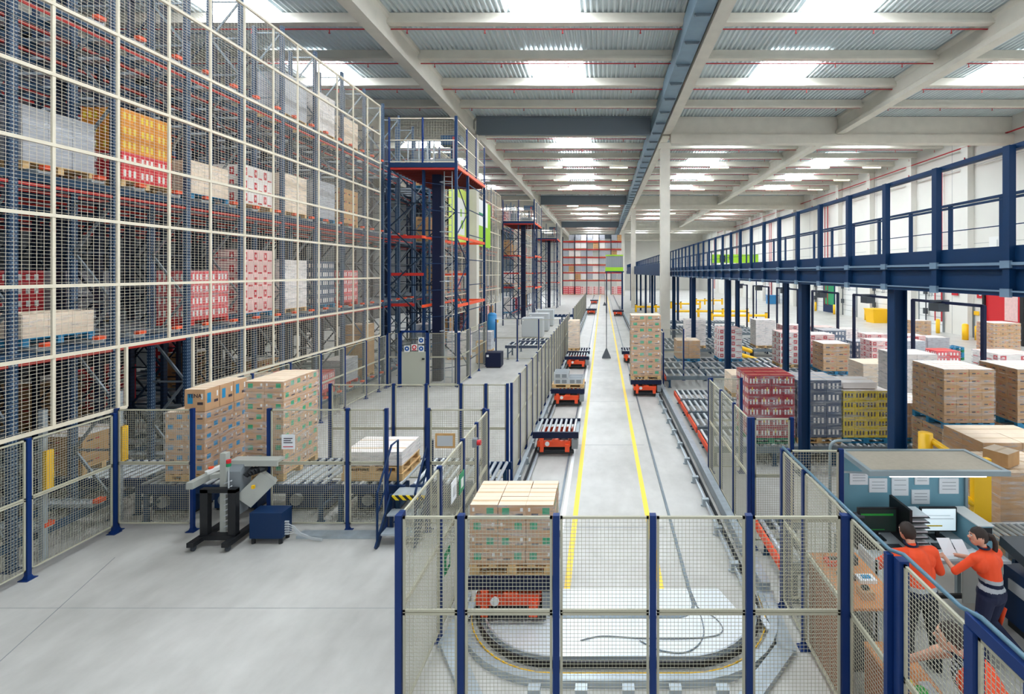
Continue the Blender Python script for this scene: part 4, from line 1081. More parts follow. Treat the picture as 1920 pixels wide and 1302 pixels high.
# ------------------------------------------------------------------ strapping machine and blue box
T = thing('strapping_machine', 'grey and black strapping machine on a wheeled stand before the left stack', 'machine', (-6.9, 8.7, 0))
fr = MB()
for x in (-7.28,-6.77): fr.box(x-.07,x+.07,8.95,9.05,0.15,1.03)
fr.box(-7.35,-6.7,8.95,9.05,0.97,1.04).box(-7.35,-6.7,8.93,9.07,0.12,0.2)
fr.box(-7.40,-7.28,8.72,9.7,0.1,0.18).box(-6.78,-6.66,8.72,9.7,0.1,0.18)
fr.build('stand','black',T)
for x in (-7.34,-6.72):
    for y in (8.8,9.62):
        MB().cyl((x-.02,y,.05),(x+.02,y,.05),.05,12).box(x-.03,x+.03,y-.03,y+.03,.05,.12).build('castor','dark_grey',T)
MB().box(-7.56,-7.44,8.9,9.75,1.06,1.18).build('arm','machine_grey',T)
MB().cbox(-7.02,9.12,0.2,0.11,0.11,1.45).build('column','machine_grey',T)
MB().bar((-7.4,9.3,1.14),(-6.9,9.3,1.2),0.12,0.08).build('cross_arm','machine_grey',T)
mh = MB(); prof = [(9.1+0.28,0.92),(9.1+0.28,1.42),(9.1+0.12,1.42),(9.1,1.3),(9.1,0.92)]
vs = [(x,y,z) for x in (-7.0,-6.72) for y,z in prof]
mh.add(vs,[(0,1,2,3,4),(9,8,7,6,5)]+[(k,5+k,5+(k+1)%5,(k+1)%5) for k in range(5)]).box(-6.98,-6.74,9.12,9.34,0.5,0.92).build('motor_housing','mid_grey',T)
MB().bar((-6.72,9.2,0.72),(-6.35,9.35,1.12),0.16,0.34).build('chute','machine_grey',T)
MB().box(-7.0,-6.1,9.2,9.42,1.42,1.47).box(-7.0,-6.1,9.2,9.23,1.36,1.42).build('tray','machine_grey',T)
MB().cyl((-6.86,9.0,1.04),(-6.86,9.0,1.44),0.012,6).build('lamp_stalk','light_grey',T)
MB().use('sign_red').cyl((-6.86,9.0,1.5),(-6.86,9.0,1.56),0.04,10).use('sign_green').cyl((-6.86,9.0,1.44),(-6.86,9.0,1.5),0.04,10).build('signal_lamp',None,T)
MB().use('orange').cyl((-7.5,9.4,1.18),(-7.5,9.4,1.27),0.045,10).use('white').bar((-7.5,9.28,1.2),(-7.38,9.5,1.24),0.1,0.06).build('sealing_head',None,T)
ch = MB()
for k in range(9): ch.bar((-6.98,9.06,0.3+0.1*k),(-6.84,9.04,0.36+0.1*k),0.035,0.018)
ch.build('roller_chain','light_grey',T)
ch = MB()
for k in range(5): ch.cyl((-6.66+0.06*k,9.15,1.2+0.025*k),(-6.6+0.06*k,9.28,1.3),0.05,8)
ch.build('strap_feeder','black',T)
MB().box(-6.52,-6.47,9.1,9.14,0.98,1.04).build('warning_sticker','yellow',T)
T['label'] = 'grey and black strapping machine on a wheeled stand before the left stack'
T = thing('power_unit', 'square dark blue power unit on short feet beside the strapping machine', 'power unit', (-6.18, 9.1, 0))
MB().box(-6.48,-5.89,9.0,9.30,0.11,0.58).build('housing','deep_blue',T)
for (x,y) in ((-6.44,9.05),(-5.94,9.05),(-6.44,9.25),(-5.94,9.25)): MB().cyl((x,y,0.0),(x,y,0.11),0.035,10).build('foot','black',T)
pl = MB()
for k in range(6): pl.cyl((-5.89,9.1,0.15+0.045*k),(-5.82,9.1,0.15+0.045*k),0.018,8)
pl.build('plug','light_grey',T)
cb = MB()
for k in range(5): cb.tube([(-5.83,9.1,0.15+0.045*k),(-5.74,9.12,0.16+0.03*k),(-5.62,9.14,0.1+0.01*k),(-5.4,9.12,0.03+0.01*k),(-5.2,9.1,0.02+0.008*k)],0.008,6)
cb.build('cable','light_grey',T)
# yellow posts behind the near left fence
for (x, y, lb) in ((-9.75, 8.55, 'yellow tipped galvanised post behind the near left fence'), (-9.75, 9.9, 'yellow and green sensor post just inside the dark opening')):
    T = thing('sensor_post', lb, 'post', (x, y, 0))
    MB().cbox(x,y,0,0.08,0.08,2.6).build('pole','galv',T); MB().cbox(x+.09,y,1.2,0.06,0.12,0.7).build('guard','yellow',T)
# emergency stop and green signs on the near left fence
T = thing('emergency_button', 'red mushroom emergency button on the top of the near left fence', 'button', (-2.15, 8.3, 2.2))
MB().cbox(-2.16,8.3,2.05,0.07,0.1,0.14).build('box','mid_grey',T); MB().cyl((-2.12,8.3,2.12),(-2.06,8.3,2.12),0.045,12).build('push_button','sign_red',T)
for (y, z, m, lb) in ((7.6,1.75,'sign_green','green emergency exit sign on the fence left of the near load'),(7.2,1.8,'paper','white notice beside the green exit sign on the left fence'),(6.9,0.95,'sign_green','small green sign low on the left fence by the near load')):
    s = MB().use(m).box(-2.19,-2.18,y-0.12,y+0.12,z-0.15,z+0.15).use('white' if m != 'paper' else 'light_grey').box(-2.18,-2.176,y-0.05,y+0.07,z-0.08,z+0.06)
    tag(s.build('wall_sign'), lb, 'sign')

# ------------------------------------------------------------------ right side lanes
lanes = [(7.45, 8.7, 2.76, 3.55), (12.7, 14.0, 2.76, 9.2)] + [(a, b, 2.76, 12.2) for a, b in ((14.35,15.6),(15.9,17.15),(17.45,18.7),(21.3,22.6),(22.9,24.2),(24.5,25.7))] + [(a, b, 3.0, 12.0) for a, b in ((28.8,30.1),(30.5,31.8),(32.2,33.5),(36.5,37.8),(38.3,39.6),(40.2,41.5),(44.6,45.9))]
NM = ['short roller lane with an orange end plate next to the near right bend', 'roller lane carrying the red, slate and yellow loads'] + ['bare roller lane right of the track, %s behind the red load' % ORD[k] for k in range(6)] + ['roller lane beyond the thin blue columns, %s past the white column load' % ORD[k] for k in range(7)]
for i, (y0, y1, x0, x1) in enumerate(lanes):
    conveyor_x(NM[i], x0, x1, y0, y1, 0.5 if i else 0.6, 0.2 if i < 5 else 0.32, 'galv_dark', r=0.045 if i > 1 else 0.038, orange=(i < 6), group='roller lanes on the right')
load('dark red printed carton load on the right roller lane', 4.4, 13.35, 0.54, 1.2, 1.15, 6, 0.27, 4, 3, 'red', 'pallet_green')
load('slate grey printed load beside the red one, behind the blue column', 5.65, 13.35, 0.54, 1.15, 1.1, 5, 0.3, 3, 3, 'slate', 'pallet_wood')
load('yellow printed load with a white top beside the slate grey one', 6.88, 13.35, 0.54, 1.2, 1.1, 5, 0.245, 4, 3, 'yellow', 'pallet_blue')
load('low brown wrapped load between the yellow load and the thick blue column', 8.2, 13.35, 0.54, 1.1, 1.1, 3, 0.3, 3, 3, 'tan', 'pallet_blue')
o = bpy.data.objects.new('carton', carton_mesh(0.9, 0.8, 0.16, 'white', 0)); COL.objects.link(o); o.location = (6.8, 13.35, 0.54+0.146+5*0.245+0.02)
tag(o, 'flat white carton lying on top of the yellow load', 'carton')
# loads farther up the lanes
rest = [
 (6.4, 25.1, 'white_red', 5, .3, 'white cartons with red discs, near the left of the lane group'), (5.2, 18.1, 'pale', 2, .32, 'pale low carton load on a blue pallet'),
 (8.9, 23.55, 'white_red', 5, .3, 'tall white cartons with red discs between the blue columns'), (10.3, 23.55, 'pink', 5, .28, 'pink wrapped carton load'),
 (11.6, 25.1, 'slate', 5, .28, 'dark printed carton load beside the pink one'), (9.9, 18.1, 'pale', 4, .26, 'pale wrapped carton load on the second lane behind the red load'),
 (10.2, 21.95, 'tan', 4, .3, 'brown wrapped load with a white tag'), (4.3, 25.1, 'plain', 3, .3, 'brown carton load by the white column'),
 (5.5, 29.45, 'white', 5, .3, 'white bagged load on the lane before the white column'), (9.6, 29.45, 'white', 5, .3, 'white and blue bagged load'), (11.2, 29.45, 'pink', 4, .3, 'pink load beside the white and blue bags')]
for (x, y, st, nl, dz, wd) in rest:
    z = 0.54
    load(wd, x, y, z, 1.15, 1.1, nl, dz, 2, 2, st, random.choice(('pallet_blue','pallet_wood')), film=True, group='loads on the right roller lanes')
fl = [(13.8, 24.6, 'pink', 5, .3, 'pink film wrapped load left of the sensor frame'), (15.15, 24.5, 'grey', 5, .3, 'grey wrapped load between the sensor frames'),
      (17.0, 27.3, 'pink', 5, .28, 'pink and grey striped load'), (18.8, 28.0, 'grey', 4, .3, 'grey striped load on the open floor'),
      (13.8, 26.5, 'slate', 4, .3, 'dark wrapped load behind the pink one'), (15.4, 26.6, 'crimson', 4, .3, 'red wrapped load behind the grey ones'), (16.2, 29.5, 'pink', 4, .3, 'pale pink load at the rear of the floor group'),
      (13.6, 30.5, 'white_red', 5, .3, 'white cartons with red marks at the rear of the floor group'), (22.8, 35.5, 'tan', 5, .28, 'brown bagged heap by the dock doors'),
      (15.5, 31.5, 'white', 4, .32, 'white bagged load far back on the floor'), (17.6, 25.5, 'crimson', 3, .28, 'low red load at the edge of the floor group')]
for (x, y, st, nl, dz, wd) in fl:
    load(wd, x, y, 0, 1.2, 1.1, nl, dz, 2, 2, st, 'pallet_blue', film=True, group='loads standing on the right floor')
# stacks of empty pallets
for k in range(5):
    o = bpy.data.objects.new('pallet', pallet_mesh(1.2, 0.9, 'pallet_blue' if k % 3 else 'pallet_green')); COL.objects.link(o); o.location = (20.0, 28.4, k*0.146)
    tag(o, 'empty blue green pallet in the stack on the open floor, %s from the bottom' % ORD[k], 'pallet', 'stack of empty pallets')
# big brown carton stacks at the right
load('upper wrapped brown carton stack with a blue skirt pallet, left of the two big ones', 8.35, 11.75, 1.42, 1.15, 1.15, 7, 0.175, 4, 4, 'tan', 'pallet_blue')
load('lower brown carton stack under the left big stack', 8.35, 11.75, 0.0, 1.15, 1.15, 7, 0.18, 3, 3, 'tan', 'pallet_wood')
load('upper wrapped brown carton stack, right one of the two big ones', 10.05, 11.75, 1.42, 1.2, 1.15, 7, 0.175, 4, 4, 'tan', 'pallet_blue')
load('lower brown carton stack under the right big stack', 10.05, 11.75, 0.0, 1.2, 1.15, 7, 0.18, 3, 3, 'tan', 'pallet_wood')
load('tall brown carton stack before the red dock opening', 19.5, 24.2, 0.0, 1.3, 1.1, 12, 0.2, 4, 3, 'tan', 'pallet_blue')
load('white printed load standing in front of the tall brown stack by the red dock', 14.1, 17.2, 0.0, 1.4, 1.2, 8, 0.26, 2, 2, 'white_red', 'pallet_blue')
load('white topped grey load behind the left big carton stack', 9.3, 15.0, 0.54, 1.2, 1.0, 7, 0.27, 2, 2, 'white', 'pallet_blue')
load('brown carton stack right of the desk, behind the yellow post', 7.25, 8.7, 0.1, 1.2, 1.0, 7, 0.2, 3, 3, 'plain', 'pallet_wood')
load('pale carton stack at the frame edge behind the desk canopy', 8.0, 9.9, 0.1, 1.5, 1.1, 7, 0.215, 2, 2, 'plain', 'pallet_wood')
o = bpy.data.objects.new('carton', carton_mesh(0.42, 0.38, 0.24, 'plain', 0)); COL.objects.link(o); o.location = (6.98, 8.6, 1.66); o.rotation_euler = (0,0,0.5)
tag(o, 'single brown carton set askew on the stack right of the desk', 'carton')
# yellow rack guards near the desks
T = thing('barrier_post', 'yellow bollard with a sloping yellow tube in front of the big carton stack', 'barrier', (6.05, 9.6, 0))
MB().cyl((6.58,10.0,0),(6.58,10.0,1.73),0.13,18).build('bollard','yellow',T,True); MB().cyl((6.66,9.95,1.6),(6.78,9.3,1.45),0.06,12).build('tube','yellow',T)
T = thing('barrier_post', 'broad yellow upright behind the desk pinboard', 'barrier', (5.75, 8.0, 0))
MB().box(6.06,6.34,8.0,8.1,0,1.95).build('bollard','yellow',T); MB().cyl((5.7,8.3,1.45),(6.1,8.05,1.2),0.06,12).build('tube','yellow',T)
T = thing('barrier_post', 'yellow guard frame beside the thick blue column', 'barrier', (12.3, 20.5, 0))
MB().box(12.3,12.46,20.4,20.55,0,1.5).build('bollard','yellow',T); MB().box(11.4,12.3,20.44,20.5,1.2,1.35).box(11.4,12.3,20.44,20.5,0.6,0.75).build('tube','yellow',T)
# yellow barriers farther away
for (x0, x1, y, lb) in ((8.0, 16.2, 55.0, 'long yellow tube barrier across the floor, the farther of the two long ones'), (11.0, 16.5, 49.5, 'yellow tube barrier across the floor, the nearer of the two long ones'), (9.5, 13.5, 68, 'distant yellow barrier among the columns'), (14.5, 18.5, 76, 'distant yellow barrier by the dock side'), (4.2, 8.0, 62, 'yellow barrier beside the first column, far back')):
    T = thing('tube_barrier', lb, 'barrier', ((x0+x1)/2, y, 0), 'yellow tube barriers')
    MB().cyl((x0,y,0.65),(x1,y,0.65),0.13,10).build('tube','yellow',T)
    for x in seq(x0, x1, 3): MB().cyl((x,y,0),(x,y,0.9),0.14,10).build('post','yellow' ,T); MB().cyl((x,y,0.9),(x,y,0.96),0.15,10).build('cap','black',T)
for (x, y, lb) in ((8.3, 27.3, 'yellow jointed tube guard at the foot of a blue column'), (13.3, 38.5, 'yellow tube guard under the fourth sensor frame')):
    T = thing('tube_guard', lb, 'barrier', (x, y, 0))
    MB().cyl((x-1.2,y,1.0),(x,y,0.6),0.12,10).cyl((x-1.2,y,0.6),(x+0.2,y-0.6,0.2),0.12,10).build('tube','yellow',T)
    MB().cyl((x-1.2,y,0),(x-1.2,y,1.2),0.1,10).cyl((x,y,0),(x,y,0.7),0.1,10).build('post','black',T)
# sensor frames
for k, (y0, y1) in enumerate(((16.3, 20.0), (21.4, 24.7), (26.4, 29.6), (31.8, 35.6), (37.4, 41.2), (43, 46.5))):
    T = thing('scanner_portal', 'navy portal frame with a scanner hung from its crossbar, %s from the near end' % ORD[k], 'frame', (12.65, y0, 0), 'portal frames beside the lanes')
    for y in (y0, y1): MB().cbox(12.65,y,0,0.1,0.14,3.9).build('post','navy',T)
    MB().box(12.6,12.7,y0,y1,3.83,3.93).build('crossbar','navy',T)
    ym = (y0+y1)/2
    MB().box(12.35,12.75,ym-0.1,ym+0.45,3.55,3.85).bar((12.3,ym+0.2,3.93),(12.9,ym+0.2,3.93),0.2,0.08).build('scanner','dark_grey',T)

# ------------------------------------------------------------------ right wall: doors, docks, signs
def dock(n, y0, y1, label, cat='door', z1=4.2, m='door_white', num=None, nz=4.9):
    mb = MB().use('mid_grey').box(28.38,28.5,y0-0.12,y0,0,z1+.1).box(28.38,28.5,y1,y1+0.12,0,z1+.1).box(28.38,28.5,y0,y1,z1,z1+.1)
    D = struct('door_%d' % n, mb)
    mb = MB().use(m).box(28.42,28.5,y0,y1,0,z1).use('mid_grey')
    for k in range(1, 7): mb.box(28.415,28.42,y0,y1,z1*k/7-.015,z1*k/7+.015)
    mb.build('door_leaf', None, D)
    if num:
        text(num, 0.62, (28.40,(y0+y1)/2,nz), (pi/2,0,-pi/2), 'mid_grey', D, 'door_number')
dn = 0
for k, (y0, num) in enumerate(((40.4,'19'),(47.6,'20'),(54.4,'21'),(61.4,'22'),(68.2,'23'),(75.2,'24'),(82,'25'))):
    dn += 1; dock(dn, y0+0.6, y0+3.6, '', num=num, nz=3.1)
D = struct('door_20', MB().use('black').box(28.3,28.5,33.0,33.3,0,4.4).box(28.3,28.5,36.4,36.6,0,4.4).box(28.3,28.5,33.0,36.6,3.9,4.4))
MB().box(28.44,28.5,33.3,36.4,0,3.9).build('curtain','sign_red',D)
MB().box(28.42,28.44,33.6,34.7,1.6,3.6).build('bright_panel','carton_pink',D)
D = struct('door_21', MB().use('mid_grey').box(28.42,28.5,37.55,38.9,0,2.5))
MB().box(28.38,28.42,37.65,38.8,0,2.4).build('door_leaf','door_blue',D); MB().box(28.34,28.38,37.7,38.7,1.1,1.18).build('push_bar','sign_red',D)
D = struct('door_22', MB().use('deep_blue').box(28.3,28.5,59.5,63.0,0,4.2)) ; MB().box(28.26,28.3,60,62.6,1.0,4.0).build('curtain','sign_green',D)
D2 = MB().use('white').box(28.42,28.52,34.3,36.1,6.6,7.6); 
T = thing('door_number_sign', 'large grey dock number painted high on the side wall', 'sign', (28.42, 35.1, 6.6)); D2.build('sheet',None,T)
text('18', 0.8, (28.38,35.1,7.05), (pi/2,0,-pi/2), 'light_grey', T, 'lettering')
for k, (y, z, m, lb) in enumerate(((36.9,3.4,'sign_red','red fire equipment sign beside the red dock opening'),(39.6,3.5,'sign_red','red diamond sign above the blue-grey fire door'),(45.4,3.9,'sign_red','red and white sign between the first two dock doors'),(53.0,4.0,'sign_red','red and white sign beside the third dock door'),(37.3,1.9,'yellow','small yellow sign by the fire door'),(46.2,2.6,'yellow','small yellow sign past the first dock door'))):
    s = MB().use(m).box(28.40,28.43,y-.35,y+.35,z-.35,z+.35).use('white').cyl((28.40,y,z),(28.39,y,z),.17,12)
    if m == 'yellow': s = MB().use(m).box(28.40,28.43,y-.25,y+.25,z-.15,z+.15)
    tag(s.build('wall_sign'), lb, 'sign')
yb = [(27.6,40.4,0.25,1.1),(27.6,36.2,0.22,1.0),(26.9,36.4,0.35,1.1),(27.6,47.0,0.22,1.0),(27.6,51.5,0.22,1.1),(27.6,54.0,0.22,1.1),(27.6,58.5,0.22,1.1),(27.6,63.6,0.22,1.1),(27.6,67.4,0.22,1.1),(27.6,74.4,0.22,1.1)]
wb = ['right of the nearest dock door','left of the red dock opening','in front of the fire door','beside the second dock door','beside the third dock door','just past the third dock door','before the green curtain door','past the green curtain door','by the fifth dock door','by the sixth dock door']
for k, (x, y, r, h) in enumerate(yb):
    tag(MB().cyl((x,y,0),(x,y,h),r*0.6,14).ball((x,y,h),r*0.6,r*0.6,r*0.3,14,6).build('bollard','yellow',smooth=True), 'yellow bollard on the side wall, %s' % wb[k], 'bollard', 'yellow bollards by the docks')
T = thing('waste_bin', 'square yellow waste bin standing by the dock wall', 'bin', (27.4, 49.0, 0))
MB().add([(26.7,48.3,0.0),(28.0,48.3,0.0),(28.0,49.7,0.0),(26.7,49.7,0.0),(26.55,48.15,1.3),(28.15,48.15,1.3),(28.15,49.85,1.3),(26.55,49.85,1.3)],[(3,2,1,0),(4,5,6,7),(0,1,5,4),(1,2,6,5),(2,3,7,6),(3,0,4,7)]).build('tub','yellow',T)
MB().box(26.5,28.2,48.1,49.9,1.3,1.38).build('lid','yellow',T)
T = thing('waste_bin', 'blue waste bin far back by the dock wall', 'bin', (26.8, 78.0, 0))
MB().box(26.2,27.6,77.3,78.7,0.0,1.3).build('tub','tank_blue',T); MB().box(26.1,27.7,77.2,78.8,1.3,1.4).build('lid','tank_blue',T)
for k, y in enumerate((34.8+8, 50.9, 57.6, 65)):
    tag(MB().cyl((28.2,y,0),(28.2,y,4.6),0.05,8).cbox(28.15,y,1.4,0.2,0.35,0.5).cbox(28.15,y,3.1,0.2,0.3,0.3).build('cable_conduit','dark_grey'), 'dark conduit with switch boxes on the side wall, %s from the red dock' % ORD[k], 'conduit', 'conduits on the side wall')

# ------------------------------------------------------------------ mezzanine walkway
T = thing('mezzanine_walkway', 'long navy blue raised walkway on columns down the right side', 'walkway', (4.9, 4, 0))
XA, XB = 4.9, 7.8; ZB, ZD, ZT = 4.715, 5.12, 6.525
Y0, Y1 = 2.0, 100.0
def edge(x, s):
    MB().box(x-0.03,x+0.03,Y0,Y1,ZB+0.04,ZD-0.06).box(x-0.09,x+0.09,Y0,Y1,ZB,ZB+0.05).box(x-0.09,x+0.09,Y0,Y1,ZD-0.08,ZD-0.03).build('edge_beam','mezz_blue',T)
    MB().box(x-0.045,x-0.03,Y0,Y1,ZD-0.02,ZD+0.2).build('kick_board','mezz_blue',T)
    MB().box(x-0.11,x-0.09,Y0,Y1,ZD-0.035,ZD+0.0).box(x-0.11,x-0.09,Y0,Y1,ZB+0.05,ZB+0.07).build('edge_trim','mezz_clip',T)
edge(XA, 1); edge(XB, -1)
MB().box(XA-0.02,XA+0.08,Y0,Y1,ZT-0.06,ZT).build('handrail','mezz_blue',T)
MB().box(XB-0.04,XB+0.04,Y0,Y1,ZT-0.05,ZT).build('handrail','mezz_blue',T)
MB().box(XB-0.02,XB+0.0,Y0,Y1,ZT-0.12,ZT-0.09).box(XB-0.012,XB+0.0,Y0,Y1,ZT-0.62,ZT-0.6).build('middle_rail','mezz_blue',T)
MB().box(XA+0.02,XA+0.035,Y0,Y1,ZT-0.62,ZT-0.605).build('middle_rail','mezz_blue',T)
MB().box(XA,XB,Y0,Y1,ZD-0.03,ZD).build('deck','galv_dark',T)
pm = MB().use('mezz_blue').box(-0.11,-0.03,-0.05,0.05,ZB,ZT-0.02).use('mezz_clip').box(-0.13,-0.09,-0.07,0.07,ZD-0.07,ZD+0.02).box(-0.13,-0.09,-0.07,0.07,ZB-0.01,ZB+0.09).mesh('rail_post')
k = 0; y = 5.83-1.265*2
while y < 100 and k < 75: link(pm,'rail_post',T,(XA,y,0)); y += 1.265; k += 1
pm2 = MB().use('mezz_blue').box(-0.03,0.03,-0.04,0.04,ZD,ZT-0.02).mesh('inner_rail_post')
y = 3.9; k = 0
while y < 60 and k < 45: link(pm2,'inner_rail_post',T,(XB,y,0)); y += 1.42; k += 1
jm = MB().use('deep_blue').box(XA+.03,XB-.03,-0.03,0.03,ZB+0.1,ZD-0.04).mesh('joist')
for k in range(60): link(jm,'joist',T,(0,3+1.25*k,0))
cmA = MB().use('mezz_blue').box(-0.11,0.11,-0.012,0.012,0,ZB).box(-0.11,-0.09,-0.1,0.1,0,ZB).box(0.09,0.11,-0.1,0.1,0,ZB).box(-0.18,0.18,-0.18,0.18,0,0.02).mesh('column')
for y in (8.33, 12.17, 19.6, 27.0, 34.5, 42.0, 49.5, 57, 64.5, 72, 79.5, 87): link(cmA,'column',T,(5.0,y,0))
for y in (20.9, 28.4, 35.9, 43.4, 50.9, 58.4, 66, 73.5, 81): link(cmA,'column',T,(7.8,y,0))
# far end of the mezzanine: crossing bridge panel and goods on the deck
T = thing('conveyor_bridge', 'long blue perforated steel side of the far raised conveyor', 'bridge', (4.3, 60, 4.2))
MB().add([(4.45,38,4.75),(4.45,90,4.75),(4.45,90,5.9),(4.45,38,5.75),(4.5,38,4.75),(4.5,90,4.75),(4.5,90,5.9),(4.5,38,5.75)],[(0,1,2,3),(7,6,5,4),(0,4,5,1),(1,5,6,2),(2,6,7,3),(3,7,4,0)]).build('side_plate','mezz_blue',T)
for i, (x, y, st, wd) in enumerate(((6.2,50,'crimson','red'),(6.4,57,'pink','pink'),(6.3,64,'crimson','dark red'))):
    o = bpy.data.objects.new('carton', carton_mesh(0.9,1.2,0.8,st,0)); COL.objects.link(o); o.location=(x,y,ZD+0.002)
    tag(o, 'large %s carton standing on the raised walkway' % wd, 'carton')
T = thing('lime_sign', 'long lime green panel beyond the raised walkway rail', 'sign panel', (14.0, 52, 5.5))
MB().box(11.5,16.5,52,52.1,6.0,6.9).build('panel','lime',T); MB().box(12.4,13.0,51.96,52,6.1,6.8).box(13.4,13.7,51.96,52,6.3,6.8).build('emblem','black',T)
MB().cyl((11.7,52.05,0),(11.7,52.05,6.0),0.06,8).cyl((16.3,52.05,0),(16.3,52.05,6.0),0.06,8).build('stand','deep_blue',T)

# ------------------------------------------------------------------ packing desk
T = thing('packing_desk', 'packing desk with blue-grey pinboard and tan canopy, where two workers stand', 'desk', (4.6, 7.2, 0))
MB().box(3.55,5.6,6.72,7.66,1.0,1.04).build('desktop','light_grey',T)
for (x,y) in ((3.62,6.82),(5.5,6.82),(3.62,7.6),(5.5,7.6)): MB().cbox(x,y,0,0.06,0.06,1.0).build('leg','canopy_frame',T)
MB().box(3.75,5.62,7.64,7.68,0.95,2.2).build('pinboard','board_cyan',T)
MB().box(3.72,5.63,6.83,7.64,2.2,2.225).build('canopy_panel','canopy_tan',T)
MB().box(3.70,5.66,6.80,6.86,2.17,2.24).box(3.70,5.66,7.61,7.67,2.17,2.24).box(3.70,3.76,6.86,7.61,2.17,2.24).box(5.60,5.66,6.86,7.61,2.17,2.24).build('canopy_frame','canopy_frame',T)
MB().box(3.70,3.74,7.6,7.68,0,2.2).box(5.62,5.66,7.6,7.68,0,2.2).bar((3.72,7.62,1.9),(3.72,6.9,2.18),0.03,0.03).bar((5.64,7.62,1.9),(5.64,6.9,2.18),0.03,0.03).build('upright','canopy_frame',T)
MB().cyl((4.05,6.92,2.13),(5.4,6.92,2.13),0.02,10).build('lamp_tube','desk_tube',T)
MB().box(4.0,5.45,6.88,6.96,2.15,2.18).build('lamp_housing','light_grey',T)
MB().bar((3.6,7.2,0.25),(5.5,7.2,0.25),0.05,0.05).build('stretcher','black',T)
papers = [(3.88,1.72,.28,.2,'white framed chart'),(4.18,1.6,.28,.22,'white sheet'),(4.15,1.9,.2,.08,'small white sheet'),(4.52,1.55,.26,.34,'large printed notice'),(4.86,1.72,.22,.2,'sheet in a dark frame'),(4.84,1.42,.28,.22,'lower white sheet'),(5.28,1.58,.3,.24,'wide white sheet')]
for k, (x, z, w_, h, wd) in enumerate(papers):
    s = MB().use('paper').box(x-w_/2+.1,x+w_/2+.1,7.62,7.638,z-.02,z+h-.02).use('mid_grey')
    for q in range(3): s.box(x-w_*.35+.1,x+w_*.35+.1,7.617,7.62,z+h*(.2+.22*q),z+h*(.2+.22*q)+.006)
    tag(s.build('paper_sheet'), '%s pinned to the blue-grey pinboard, %s from the left' % (wd, ORD[k]), 'paper', 'papers on the pinboard')
def monitor(label, x, y, screen, tilt=0.0, w_=0.5, h=0.32):
    T = thing('monitor', label, 'monitor', (x, y, 1.04))
    MB().box(x-.1,x+.1,y-.08,y+.08,1.041,1.06).box(x-.025,x+.025,y+.0,y+.03,1.06,1.2).build('stand','black',T)
    MB().box(x-w_/2,x+w_/2,y-.02,y+.02,1.14,1.14+h).build('bezel','black',T)
    s = MB().use(screen).box(x-w_/2+.02,x+w_/2-.02,y-.024,y-.02,1.16,1.12+h)
    if screen == 'screen_dark': s.use('ribbon_green').box(x-w_/2+.04,x+w_/2-.06,y-.026,y-.024,1.12+h-.09,1.12+h-.06).box(x-.1,x+.1,y-.026,y-.024,1.18,1.19)
    else: s.use('print_yellow').box(x-w_/2+.04,x+.05,y-.026,y-.024,1.22,1.24).use('light_grey').box(x-w_/2+.04,x+w_/2-.05,y-.026,y-.024,1.33,1.338).box(x-w_/2+.08,x+w_/2-.1,y-.026,y-.024,1.38,1.386)
    s.build('screen',None,T)
monitor('dark monitor with green lines on the left side of the packing desk', 4.08, 7.3, 'screen_dark', w_=0.58, h=0.36)
monitor('bright monitor on the right side of the packing desk', 5.0, 7.32, 'screen_white', w_=0.54, h=0.36)
MB().box(4.95,5.5,6.74,6.76,0.45,0.98).build('side_panel','machine_grey',bpy.data.objects['packing_desk'])
T = thing('paper_tray', 'tall black tower of paper trays in the middle of the packing desk', 'paper tray', (4.5, 7.1, 1.04))
MB().box(4.38,4.42,7.0,7.5,1.041,1.6).build('side_panel','black',T)
for k in range(7):
    MB().box(4.40,4.66,6.98,7.3,1.05+k*0.075,1.058+k*0.075).build('shelf','black',T)
    MB().box(4.42,4.64,7.0,7.28,1.060+k*0.075,1.075+k*0.075).build('paper','paper',T)
T = thing('label_printer', 'black label printer at the left end of the packing desk', 'printer', (3.72, 7.2, 1.04))
MB().box(3.62,3.88,7.0,7.3,1.041,1.26).build('body','black',T); MB().cyl((3.75,7.32,1.36),(3.88,7.32,1.36),0.06,14).build('label_roll','dark_grey',T)
T = thing('computer_case', 'computer case with a white top at the right end of the packing desk', 'computer', (5.45, 7.2, 1.04))
MB().box(5.32,5.52,6.95,7.5,1.041,1.4).build('case','board_cyan',T); MB().box(5.31,5.54,6.94,7.52,1.4,1.415).build('lid','white',T); MB().box(5.33,5.51,6.94,6.95,1.2,1.38).build('drive_bay','black',T)
for (x, y, lb) in ((4.1,7.05,'black keyboard before the dark monitor'),(4.98,7.08,'black keyboard before the bright monitor')):
    T = thing('keyboard', lb, 'keyboard', (x,y,1.04)); MB().box(x-.2,x+.2,y-.07,y+.07,1.041,1.058).build('base','black',T)
    kk = MB()
    for r in range(4):
        for q in range(12): kk.box(x-.185+q*.031,x-.16+q*.031,y-.06+r*.032,y-.035+r*.032,1.058,1.063)
    kk.build('keys','dark_grey',T)
for k, (x, y, r) in enumerate(((4.78,6.85,.1),(4.62,6.82,-.15),(5.2,6.9,.3))):
    o = MB().use('paper').box(x-.13,x+.13,y-.09,y+.09,1.042+k*.003,1.045+k*.003).build('paper_sheet')
    o.rotation_euler=(0,0,r); tag(o, 'white sheet lying on the packing desk, %s' % ('in front of the trays','overlapping its neighbour by the man','by the woman')[k], 'paper', 'papers lying on the desk')
